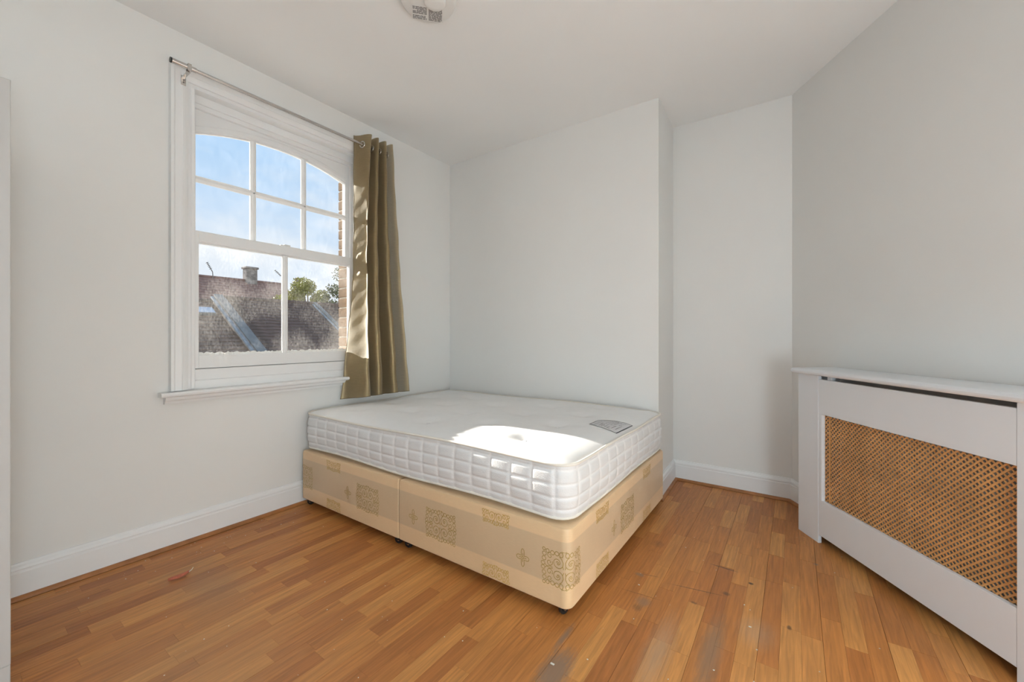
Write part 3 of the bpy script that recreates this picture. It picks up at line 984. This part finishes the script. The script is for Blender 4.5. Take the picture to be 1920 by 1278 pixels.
# ------------------------------------------------------------------ mattress
MX0, MX1, MY0, MY1 = .030, 1.930, -1.385, -.035
MZ0, MZP = .362, .583
mat_root = tag(empty('mattress', ((MX0 + MX1) / 2, (MY0 + MY1) / 2, MZ0)), 'white quilted double mattress on the divan base', 'mattress')
mo = Vector(mat_root.location)
MCX, MCY = (MX0 + MX1) / 2, (MY0 + MY1) / 2
HX, HY, MR = (MX1 - MX0) / 2, (MY1 - MY0) / 2, .085
def m_outline(step=.0075):
    """list of (x, y, nx, ny, s)"""
    pts = []; s = 0
    def line(a, b, n):
        nonlocal s
        ln = math.hypot(b[0] - a[0], b[1] - a[1]); k = max(1, int(ln / step))
        for i in range(k):
            t = i / k
            pts.append((a[0] + (b[0] - a[0]) * t, a[1] + (b[1] - a[1]) * t, n[0], n[1], s + ln * t))
        s += ln
    def arc(cx, cy, a0):
        nonlocal s
        ln = MR * math.pi / 2; k = int(ln / step)
        for i in range(k):
            a = R(a0) + math.pi / 2 * i / k
            pts.append((cx + MR * math.cos(a), cy + MR * math.sin(a), math.cos(a), math.sin(a), s + ln * i / k))
        s += ln
    line((MX0 + MR, MY0), (MX1 - MR, MY0), (0, -1)); arc(MX1 - MR, MY0 + MR, 270)
    line((MX1, MY0 + MR), (MX1, MY1 - MR), (1, 0)); arc(MX1 - MR, MY1 - MR, 0)
    line((MX1 - MR, MY1), (MX0 + MR, MY1), (0, 1)); arc(MX0 + MR, MY1 - MR, 90)
    line((MX0, MY1 - MR), (MX0, MY0 + MR), (-1, 0)); arc(MX0 + MR, MY0 + MR, 180)
    return pts
OUT = m_outline()
def edge_wave(x, y):                       # the soft edge is not quite straight
    return .004 * math.sin(5.1 * x + 1.3) + .003 * math.sin(9.7 * y + 2 * x)
def bot_wave(x, y): return .010 * math.sin(3.0 * x + .2) ** 2 * (1 if y < -.7 else .6) + .003 * math.sin(8 * y)
ROWS = [.402, .452, .505, .560]
NZ = 40
vs = []; stitch = []; fs = []
for j in range(NZ + 1):
    t = j / NZ
    for (x, y, nx, ny, s) in OUT:
        zb = MZ0 + bot_wave(x, y) + .006; zt = MZP + edge_wave(x, y)
        zn = MZ0 + .006 + (MZP - MZ0 - .006) * t
        z = zb + (zt - zb) * t
        bulge = .014 * math.sin(math.pi * t) ** .7 - .006
        su = ((s + .03) % .105); du = min(su, .105 - su)
        dz = min(abs(zn - r) for r in ROWS)
        g = math.exp(-(du / .006) ** 2); h = math.exp(-(dz / .005) ** 2) if .38 < zn < .575 else 0
        if zn < .395 or zn > .572: g *= .35
        st = max(g, h * .8)
        pil = .0038 * abs(math.sin(math.pi * su / .105)) ** .6 * (1 - h)
        d = bulge + pil - .0045 * st
        vs.append((x + nx * d, y + ny * d, z)); stitch.append(st * .9)
n = len(OUT)
for j in range(NZ):
    for i in range(n):
        k = (i + 1) % n
        fs.append((j * n + i, j * n + k, (j + 1) * n + k, (j + 1) * n + i))
# closed underside
vs.append((MCX, MCY, MZ0 + .004)); stitch.append(0)
for i in range(n): fs.append(((i + 1) % n, i, len(vs) - 1))
m = MB(); m.add([Vector(p) - mo for p in vs], fs, True)
side = m.build('quilted_border', MSIDE, mat_root)
a = side.data.attributes.new('stitch', 'FLOAT', 'POINT'); a.data.foreach_set('value', stitch)
for nm, fz in (('piping', 1), ('piping', 0)):
    path = []
    for (x, y, nx, ny, s) in OUT[::3]:
        z = MZP + edge_wave(x, y) + .002 if fz else MZ0 + bot_wave(x, y) + .006
        d = .0015 if fz else -.003
        path.append(Vector((x + nx * d, y + ny * d, z)) - mo)
    MB().tube(path, .0062, 8, closed=True).build(nm, PIPING, mat_root)
TUFTS = []
for r_i, y in enumerate([-1.155, -.995, -.835, -.672, -.51, -.35, -.19]):
    for x in ((.28, .93, 1.585) if r_i % 2 == 0 else (.61, 1.265)):
        TUFTS.append((x, y))
def top_z(x, y, dist):
    z = MZP + edge_wave(x, y) * max(0, 1 - dist / .2) + .027 * (1 - math.exp(-dist / .085)) + .004 * math.sin(2.2 * x) * math.sin(3 * y + .5) * min(1, dist / .2)
    for tx, ty in TUFTS:
        q = (x - tx) ** 2 + (y - ty) ** 2
        if q < .06:
            dp = .023 if (abs(tx - 1.585) < .01 and ty < -1.1) else .019
            z -= dp * math.exp(-q / .0048) + .15 * dp * math.exp(-q / .00022)
    return z
def rr_dist(x, y):
    qx, qy = abs(x - MCX) - (HX - MR), abs(y - MCY) - (HY - MR)
    return MR - (math.hypot(max(qx, 0), max(qy, 0)) + min(max(qx, qy), 0))
GX, GY = 190, 140
vs = []; fs = []
for j in range(GY + 1):
    for i in range(GX + 1):
        a, b = -1 + 2 * i / GX, -1 + 2 * j / GY
        a = math.sin(a * math.pi / 2) * .35 + a * .65; b = math.sin(b * math.pi / 2) * .35 + b * .65
        r = max(abs(a), abs(b))
        k = 1.0
        if r > 1e-6:
            ex, ey = a / r * HX, b / r * HY
            lo, hi = 0.5, 1.0
            if rr_dist(MCX + ex, MCY + ey) < 0:
                for _ in range(22):
                    mid = (lo + hi) / 2
                    if rr_dist(MCX + ex * mid, MCY + ey * mid) < 0: hi = mid
                    else: lo = mid
                k = lo
        k = 1 - (1 - k) * r ** 5
        x, y = MCX + a * HX * k, MCY + b * HY * k
        vs.append(Vector((x, y, top_z(x, y, max(0, rr_dist(x, y))))) - mo)
for j in range(GY):
    for i in range(GX):
        q = j * (GX + 1) + i
        fs.append((q, q + 1, q + GX + 2, q + GX + 1))
m = MB(); m.add(vs, fs, True)
m.build('top_panel', MTOP, mat_root)
tuft_me = None
for (x, y) in TUFTS:
    if tuft_me is None:
        b = MB(); b.lathe([(.002, -.002), (.009, -.001), (.010, .001), (.007, .0025), (.001, .0032)], (0, 0, 0), 14)
        tuft_me = b.mesh('tuft'); tuft_me.materials.append(MTOP)
    t = bpy.data.objects.new('tuft', tuft_me); C.objects.link(t); t.parent = mat_root
    t.location = Vector((x, y, top_z(x, y, .3) + .001)) - mo
# sewn-on label with arched top edge, lying on the top panel near the foot
lab_pts = []
LU, LV = 20, 14
def lab(u, v, lift=.0012):
    """u: along y from near to far, v: 0 (edge by the foot) .. 1 (arched side)"""
    y = -.795 + .245 * u + .045 * v * (1 - u)
    depth = .165 * math.sqrt(max(.0, 1 - max(0, (u - .42) / .60) ** 2.2)) + .004
    x = 1.900 - depth * v
    return Vector((x, y, top_z(x, y, max(0, rr_dist(x, y))) + lift)) - mo
vs = [lab(i / LU, j / LV) for j in range(LV + 1) for i in range(LU + 1)]
fs = [(j * (LU + 1) + i, j * (LU + 1) + i + 1, (j + 1) * (LU + 1) + i + 1, (j + 1) * (LU + 1) + i) for j in range(LV) for i in range(LU)]
m = MB(); m.add(vs, fs, True); lb = m.build('label', LABEL, mat_root)
lb['label'] = 'grey printed label with dark border'
def lab_line(mb, pts, w):
    P = [lab(u, v, .0020) for u, v in pts]
    vs = []; fs = []
    for i, p in enumerate(P):
        d = (P[min(i + 1, len(P) - 1)] - P[max(i - 1, 0)]).normalized()
        nn = Vector((-d.y, d.x, 0)) * w / 2
        vs += [p + nn, p - nn]
    fs = [(2 * i, 2 * i + 1, 2 * i + 3, 2 * i + 2) for i in range(len(P) - 1)]
    mb.add(vs, fs)
K = [i / 16 for i in range(17)]
m = MB()
lab_line(m, [(k, .02) for k in K], .008); lab_line(m, [(k, .98) for k in K], .0042); lab_line(m, [(.01, k) for k in K], .0045); lab_line(m, [(.99, k) for k in K], .0045)
m.build('label_border', INK, lb)
m = MB()
rng = random.Random(11)
lab_line(m, [(.06 + .88 * k, .86) for k in K], .002); lab_line(m, [(.06 + .88 * k, .80) for k in K], .0015)
for row, (v, u0, u1) in enumerate([(.70, .12, .42), (.62, .12, .38), (.52, .14, .40), (.42, .12, .30), (.66, .50, .90), (.58, .52, .88), (.48, .50, .92), (.40, .55, .86), (.30, .20, .50), (.26, .58, .90), (.18, .24, .62)]):
    u = u0
    while u < u1:
        w = rng.uniform(.02, .07)
        lab_line(m, [(u, v), (min(u + w, u1), v)], .0042)
        u += w + .02
lab_line(m, [(.46, .32), (.46, .70)], .002); lab_line(m, [(.12, .32), (.30, .74), (.46, .74)], .002)
m.build('label_print', INK_GREY, lb)

# ------------------------------------------------------------------ radiator cover
P0 = Vector((2.653, .014, 0))
rz = math.atan2(D_R.y, D_R.x)
rc = tag(empty('radiator_cover', P0, rz), 'white radiator cover with diamond lattice grille against the right wall', 'radiator cover')
DEP = .215; LEN = 1.165
MB().box((0, 0, 0), (.154, .018, .876), .0015).build('leg_board', COVER, rc)
MB().box((1.011, 0, 0), (LEN, .018, .876), .0015).build('leg_board', COVER, rc)
MB().box((0, .018, 0), (.018, DEP, .876)).build('end_panel', COVER, rc)
MB().box((LEN - .018, .018, 0), (LEN, DEP, .876)).build('end_panel', COVER, rc)
MB().box((.155, .001, .676), (1.010, .019, .857), .0012).build('top_rail', COVER, rc)
MB().box((.155, .001, .045), (1.010, .019, .230), .0012).build('bottom_rail', COVER, rc)
MB().box((.155, .001, .2295), (.177, .019, .6765), .0012).build('stile', COVER, rc)
MB().box((.190, .020, .80), (.222, .040, .874), .001).build('fixing_block', COVER, rc)
m = MB(); m.prism([(-.020, .878), (-.026, .884), (-.028, .892), (-.024, .902), (-.018, .906), (DEP + .005, .906), (DEP + .005, .878)], 'x', -.022, LEN + .022)
m.build('shelf', COVER, rc)
# lattice: two layers of diagonal strips clipped to the opening
GX0, GX1, GZ0, GZ1 = .168, 1.016, .222, .684
pitch = .0215 / math.sqrt(2) * 1.0
def clip_strip(sgn, c, hw):
    """strip |(z - sgn*x) - c|*cos45 < hw clipped to the rectangle; polygon in (x, z)"""
    poly = [(GX0, GZ0), (GX1, GZ0), (GX1, GZ1), (GX0, GZ1)]
    for lim, keep in ((c + hw * math.sqrt(2), -1), (c - hw * math.sqrt(2), 1)):
        res = []
        for i in range(len(poly)):
            p, q = poly[i], poly[(i + 1) % len(poly)]
            fp = ((p[1] - sgn * p[0]) - lim) * keep; fq = ((q[1] - sgn * q[0]) - lim) * keep
            if fp >= 0: res.append(p)
            if fp * fq < 0:
                t = fp / (fp - fq)
                res.append((p[0] + (q[0] - p[0]) * t, p[1] + (q[1] - p[1]) * t))
        poly = res
        if len(poly) < 3: return None
    return poly
m = MB()
for sgn, ya, yb in ((1, .0195, .0207), (-1, .0208, .0220)):
    lo = min(GZ0 - sgn * GX0, GZ0 - sgn * GX1); hi = max(GZ1 - sgn * GX0, GZ1 - sgn * GX1)
    c = lo
    while c < hi:
        p = clip_strip(sgn, c, .0032)
        if p: m.prism(p, 'y', ya, yb)
        c += .0215
gr = m.build('lattice_grille', LATTICE, rc)
gr['kind'] = 'stuff'
gr['label'] = 'brown diamond lattice grille'
MB().box((.2035, .0185, GZ0), (.2105, .0245, GZ1)).build('grille_joint', LATTICE, rc)
# the radiator standing inside
rad = tag(empty('radiator', P0 + D_R * .58 + NR * .14, rz), 'panel radiator half hidden behind the diamond grille', 'radiator')
m = MB(); x = -.26
prof = []
while x < .36:
    prof += [(x, -.026), (x + .022, -.026), (x + .028, -.016), (x + .034, -.016)]
    x += .040
prof += [(x, -.026), (x, .02), (-.26, .02)]
m.prism(prof, 'z', .14, .70); m.build('panel', RADI, rad)
for xx in (-.2, .3):
    MB().box((xx, .02, .2), (xx + .03, .074, .66)).build('wall_bracket', RADI, rad)
    MB().tube([(xx, -.002, -.0), (xx, -.002, .145)], .008, 10).build('pipe', RADI, rad)

# ------------------------------------------------------------------ cupboard at the left edge
cb = tag(empty('cupboard', (.34, -3.1, 0)), 'tall plain white cupboard at the left edge of the picture', 'cupboard')
o = Vector(cb.location)
def cbx(nm, a, b, mt=CUPB, ch=.0015, parent=None):
    return MB().box(Vector(a) - o, Vector(b) - o, ch).build(nm, mt, parent or cb)
cbx('carcass', (.045, -3.57, .07), (.640, -2.634, 1.866)); cbx('plinth', (.045, -3.567, 0), (.6605, -2.6315, .0745))
for y0, y1 in ((-3.567, -3.104), (-3.100, -2.631)):
    d = cbx('door', (.641, y0, .075), (.6617, y1, 1.868))
    yy = -3.13 if y0 < -3.2 else -3.07
    MB().tube([Vector(p) - o for p in ((.662, yy, .95), (.690, yy, .955), (.690, yy, 1.095), (.662, yy, 1.10))], .006, 10).build('handle', CHROME, d)

# ------------------------------------------------------------------ ceiling fitting
CFX, CFY = 1.228, -1.439
cf = tag(empty('ceiling_fitting', (CFX, CFY, HC)), 'round white ceiling fitting with a printed label on its rim', 'ceiling fitting')
MB().lathe([(.131, 0), (.131, -.006), (.127, -.010), (.125, -.012), (.123, -.026), (.116, -.031), (.060, -.034), (.002, -.035)], (0, 0, 0), 64).build('rose', PLASTIC, cf, sharp=50)
va = math.atan2(CFY - CAM.y, CFX - CAM.x)          # away from the camera
FA, SA = Vector((math.cos(va), math.sin(va), 0)), Vector((math.sin(va), -math.cos(va), 0))   # far, and to the right in the picture
bo = SA * .030 - FA * .030
MB().lathe([(.050, -.034), (.049, -.046), (.043, -.053), (.020, -.055)], bo, 40).build('boss', PLASTIC, cf, sharp=50)
def flat_strip(mb, x0, x1, y, w, z):
    p = [SA * x0 + FA * (y - w / 2), SA * x1 + FA * (y - w / 2), SA * x1 + FA * (y + w / 2), SA * x0 + FA * (y + w / 2)]
    mb.add([q + Vector((0, 0, z)) for q in p], [(0, 1, 2, 3)])
m = MB(); m.box((-.076, .012, -.0362), (.072, .098, -.0352)); m.v = [tuple(SA * p[0] + FA * p[1] + Vector((0, 0, p[2]))) for p in m.v]
rl = m.build('rim_label', PLASTIC, cf)
m = MB(); rng = random.Random(3)
for row in range(12):
    y = .020 + row * .0066
    for (x0, x1) in ((-.072, -.006), (.002, .066)):
        x = x0
        while x < x1 - .004:
            w = rng.uniform(.006, .026)
            if not (x0 < -.01 and row in (3, 6, 7) and rng.random() < .6):
                flat_strip(m, x, min(x + w, x1), y, .0042, -.0366)
            x += w + .0025
m.build('rim_label_print', INK_GREY, rl)

# ------------------------------------------------------------------ small things on the floor
sc = empty('scrap', (.367, -2.132, 0))
tag(sc, 'small curled red scrap on the floor near the window wall', 'scrap')
vs = []; fs = []
for i in range(13):
    t = i / 12
    w = .013 * math.sin(math.pi * min(1, t * .92 + .08)) + .001
    for j in range(5):
        q = j / 4 * 2 - 1
        vs.append((.012 * math.sin(3 * t) + q * w, -.038 + .076 * t, .0025 + .010 * q * q + .010 * max(0, t - .7)))
for i in range(12):
    for j in range(4):
        a = i * 5 + j; fs.append((a, a + 1, a + 6, a + 5))
m = MB(); m.add(vs, fs, True); so = m.build('petal', SCRAP, sc)
so.modifiers.new('t', 'SOLIDIFY').thickness = .0012
m = MB(); m.tube([(.004, .036, .010), (.006, .046, .016), (.004, .052, .024)], [.0018, .0014, .0008], 6); m.build('curled_tip', FLECK, sc)

m = MB(); rng = random.Random(21)
for i in range(120):
    if i < 40: x, y = rng.uniform(.05, .25), rng.uniform(-2.5, -1.45)
    elif i < 80: x, y = rng.uniform(.3, 1.9), rng.uniform(-2.4, -1.45)
    else: x, y = rng.uniform(2.0, 2.9), rng.uniform(-1.6, -.1)
    r = rng.uniform(.0012, .0034)
    k = 5; a0 = rng.random() * 6
    h = r * .5
    vs = [(x + r * rng.uniform(.5, 1.3) * math.cos(a0 + 6.283 * q / k), y + r * rng.uniform(.5, 1.3) * math.sin(a0 + 6.283 * q / k), .0004) for q in range(k)] + [(x, y, .0006 + h)]
    m.add(vs, [(q, (q + 1) % k, k) for q in range(k)])
for (x, y, r) in ((1.98, -1.60, .007), (2.08, -1.01, .004), (2.50, -1.03, .005)):
    m.box((x - r, y - r * .5, .0003), (x + r, y + r * .5, .003), .001)
tag(m.build('paint_flecks', FLECK), 'tiny pale paint flecks scattered over the floor', 'debris', kind='stuff')

# ------------------------------------------------------------------ the view outside
def course_roof(name, mt, x_r, z_r, pitch, y0, y1, length, label, step=.17, cat='roof', thick=.02, parapets=()):
    """roof slope falling towards +x from its ridge (x_r, z_r); every course of tiles a strip of its own"""
    root = tag(empty(name, (x_r, (y0 + y1) / 2, z_r)), label, cat)
    o = Vector(root.location); cp, sp = math.cos(R(pitch)), math.sin(R(pitch))
    P = lambda d, h: (x_r + d * cp + h * sp, z_r - d * sp + h * cp)
    m = MB(); a, b = P(0, -.12), P(length, -.12); c, e2 = P(length, 0), P(0, 0)
    m.prism([a, b, c, e2], 'y', y0, y1); m.v = [tuple(Vector(p) - o) for p in m.v]; m.build('deck', mt, root)
    me = None; k = 0; d = 0
    while d < length:
        if me is None:
            q = MB(); w = y1 - y0
            n = max(2, int(w / .22)); 
            for i in range(n):
                ya = -w / 2 + w * i / n; yb = ya + w / n - .006
                l0, l1 = (.0, .0), (step * 1.12 * cp, -step * 1.12 * sp)
                up = random.uniform(0, .006)
                vs = [(0, ya, .006), (0, yb, .006), (l1[0] + thick * sp, yb, l1[1] + thick * cp + up), (l1[0] + thick * sp, ya, l1[1] + thick * cp + up),
                      (l1[0], ya, l1[1]), (l1[0], yb, l1[1])]
                q.add(vs, [(0, 1, 2, 3), (3, 2, 5, 4)])
            me = q.mesh('tile_course'); me.materials.append(mt)
        t = bpy.data.objects.new('tile_course', me); C.objects.link(t); t.parent = root
        x, z = P(d, 0); t.location = (x - o.x, random.uniform(-.02, .02), z - o.z)
        d += step; k += 1
    m = MB(); m.tube([Vector((x_r, y0, z_r + .01)) - o, Vector((x_r, y1, z_r + .01)) - o], .07, 10); m.build('ridge_tiles', mt, root)
    return root
course_roof('tiled_roof', TILE, -10.0, 2.10, 30.2, 1.78, 8.5, 6.2, 'dark brown tiled roof slope seen through the lower panes')
course_roof('tiled_roof', TILE3, -10.0, 1.98, 30.2, -6.0, 1.52, 6.2, 'paler tiled roof slope left of the lead capped parapet')
course_roof('tiled_roof', TILE2, -20.0, 3.86, 38, -3.0, 8.25, 5.5, 'distant red brown tiled roof with the tall chimney', step=.22)
def parapet(y, w, h, label, x_r=-10.0, z_r=2.10):
    root = tag(empty('parapet', (x_r, y, z_r)), label, 'parapet')
    cp, sp = math.cos(R(30.2)), math.sin(R(30.2)); L_ = 6.0
    def slab(nm, y0, y1, h0, h1, mt):
        m = MB(); m.prism([(0 + h0 * sp, h0 * cp), (L_ * cp + h0 * sp, -L_ * sp + h0 * cp), (L_ * cp + h1 * sp, -L_ * sp + h1 * cp), (0 + h1 * sp, h1 * cp)], 'y', y0, y1)
        m.build(nm, mt, root)
    slab('upstand', -w / 2, w / 2, -.15, h, STACK)
    slab('lead_cap', -w / 2 - .02, w / 2 + .02, h, h + .03, LEAD)
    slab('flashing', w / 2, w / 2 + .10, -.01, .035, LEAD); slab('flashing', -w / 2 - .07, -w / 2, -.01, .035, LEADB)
parapet(1.64, .16, .08, 'grey lead capped parapet running up between the two near roofs')
parapet(4.30, .06, .05, 'thin pale flashing strip up the dark roof near the brick jamb')
rl_ = tag(empty('rooflight', (-9.45, 1.22, 1.66)), 'small blue rooflight set in the paler roof slope', 'rooflight')
rl_.rotation_euler = (0, R(30.2), 0)
MB().box((-.16, -.30, .0), (.16, .16, .09), .01).build('kerb', LEAD, rl_); MB().box((-.14, -.28, .09), (.14, .14, .10), .004).build('pane', SKYL, rl_)
def chimney(c, w, d, h, pots, label):
    root = tag(empty('chimney', c), label, 'chimney')
    MB().box((-d / 2, -w / 2, -1.2), (d / 2, w / 2, h), .02).build('stack', STACK, root)
    MB().box((-d / 2 - .05, -w / 2 - .05, h), (d / 2 + .05, w / 2 + .05, h + .10), .015).build('cap', STACK, root)
    for i in range(pots):
        y = -w / 2 + w * (i + .5) / pots
        MB().lathe([(.09, 0), (.11, .03), (.085, .06), (.075, .20), (.09, .23), (.06, .23)], (0, y, h + .10), 16).build('pot', TILE2, root)
    return root
chimney((-20.0, 6.57, 3.8), .50, .45, .66, 0, 'tall weathered chimney standing on the distant roof ridge')
c2 = chimney((-26.0, 12.2, 4.2), .62, .5, .62, 3, 'small far chimney showing over the tree')
MB().box((-1.5, -1.4, -10.2), (1.2, 1.4, -.75)).build('gable_wall', STACK, c2)
def aerial(p, q, label):
    root = tag(empty('aerial', p), label, 'aerial')
    d = Vector(q) - Vector(p)
    MB().tube([(0, 0, 0), d], .018, 6).build('boom', INK_GREY, root)
    for i in range(5):
        c = d * (.35 + .15 * i); s = .10
        MB().tube([c + Vector((0, -s * .5, -s * .3)), c + Vector((0, s * .5, s * .3))], .014, 6).build('element', INK_GREY, root)
    MB().tube([(0, 0, 0), (0, .03, -.5)], .018, 6).build('mast', INK_GREY, root)
aerial((-19.9, 4.92, 4.10), (-19.9, 4.69, 4.53), 'thin aerial leaning up from the distant roof, left of the chimney')
aerial((-20.0, 8.20, 4.20), (-20.0, 7.76, 4.58), 'thin aerial leaning up by the window glazing bar')

def tree(c, rad, n, mt, label, seed, h=2.4):
    rng = random.Random(seed)
    root = tag(empty('tree', c), label, 'tree')
    br = MB(); br.tube([(0, 0, -4), (.05, 0, -1.5), (0, .05, 0)], [.14, .11, .07], 8)
    blobs = []
    for i in range(16):
        p = Vector((rng.uniform(-1, 1) * rad[0], rng.uniform(-1, 1) * rad[1], rng.uniform(-.9, 1) * rad[2]))
        if (p.x / rad[0]) ** 2 + (p.y / rad[1]) ** 2 + (p.z / rad[2]) ** 2 > 1.2: continue
        blobs.append((p, rng.uniform(.25, .5)))
        br.tube([(0, 0, -.6), p * .5 + Vector((0, 0, -.15)), p], [.05, .03, .01], 5)
    br.build('branches', BARK, root)
    lf = MB()
    for i in range(n):
        p, r = rng.choice(blobs)
        d = Vector((rng.gauss(0, 1), rng.gauss(0, 1), rng.gauss(0, 1))).normalized() * r * rng.random() ** .4
        q = p + d; a = Vector((rng.gauss(0, 1), rng.gauss(0, 1), rng.gauss(0, 1))).normalized()
        b = a.cross(Vector((rng.gauss(0, 1), rng.gauss(0, 1), rng.gauss(0, 1)))).normalized()
        s = rng.uniform(.035, .065)
        lf.add([q - a * s, q + b * s * .5, q + a * s, q - b * s * .5], [(0, 1, 2, 3)])
    f = lf.build('foliage', mt, root); f['kind'] = 'stuff'
tree((-15.5, 7.1, 2.55), (.8, 1.9, .85), 7500, LEAF, 'yellow green tree behind the dark roof, by the glazing bar', 2)
tree((-12.4, 7.0, 2.60), (.8, .85, .95), 2600, LEAF2, 'taller darker green tree next to the brick window jamb', 4)
m = MB(); m.box((-60, -40, -6.2), (-.3, 60, -6)); tag(m.build('ground', GROUND), 'street level far below the window', kind='structure')

# ------------------------------------------------------------------ added globe fill lamp, unseen behind the camera (lights the room)
lp = tag(empty('fill_lamp', (3.75, -2.92, 0)), 'added fill lamp, a glowing globe unseen behind the camera', 'lamp')
MB().lathe([(.15, 0), (.15, .015), (.14, .022), (.02, .028)], (0, 0, 0), 32).build('base', PLASTIC, lp, sharp=40)
MB().tube([(0, 0, .025), (0, 0, .49)], .012, 12).build('pole', CHROME, lp)
em = bpy.data.materials.new('fill_lamp_glow'); em.use_nodes = True
en = em.node_tree.nodes; en.clear()
eo = en.new('ShaderNodeOutputMaterial'); ee = en.new('ShaderNodeEmission')
ee.inputs['Color'].default_value = (0.755, .925, 1.03, 1); ee.inputs['Strength'].default_value = 25.0
em.node_tree.links.new(ee.outputs[0], eo.inputs[0])
gp = [(.28 * math.sin(R(4 + 172 * k / 24)), 0.76 - .28 * math.cos(R(4 + 172 * k / 24))) for k in range(25)]
MB().lathe(gp, (0, 0, 0), 40).build('glowing_globe', em, lp)
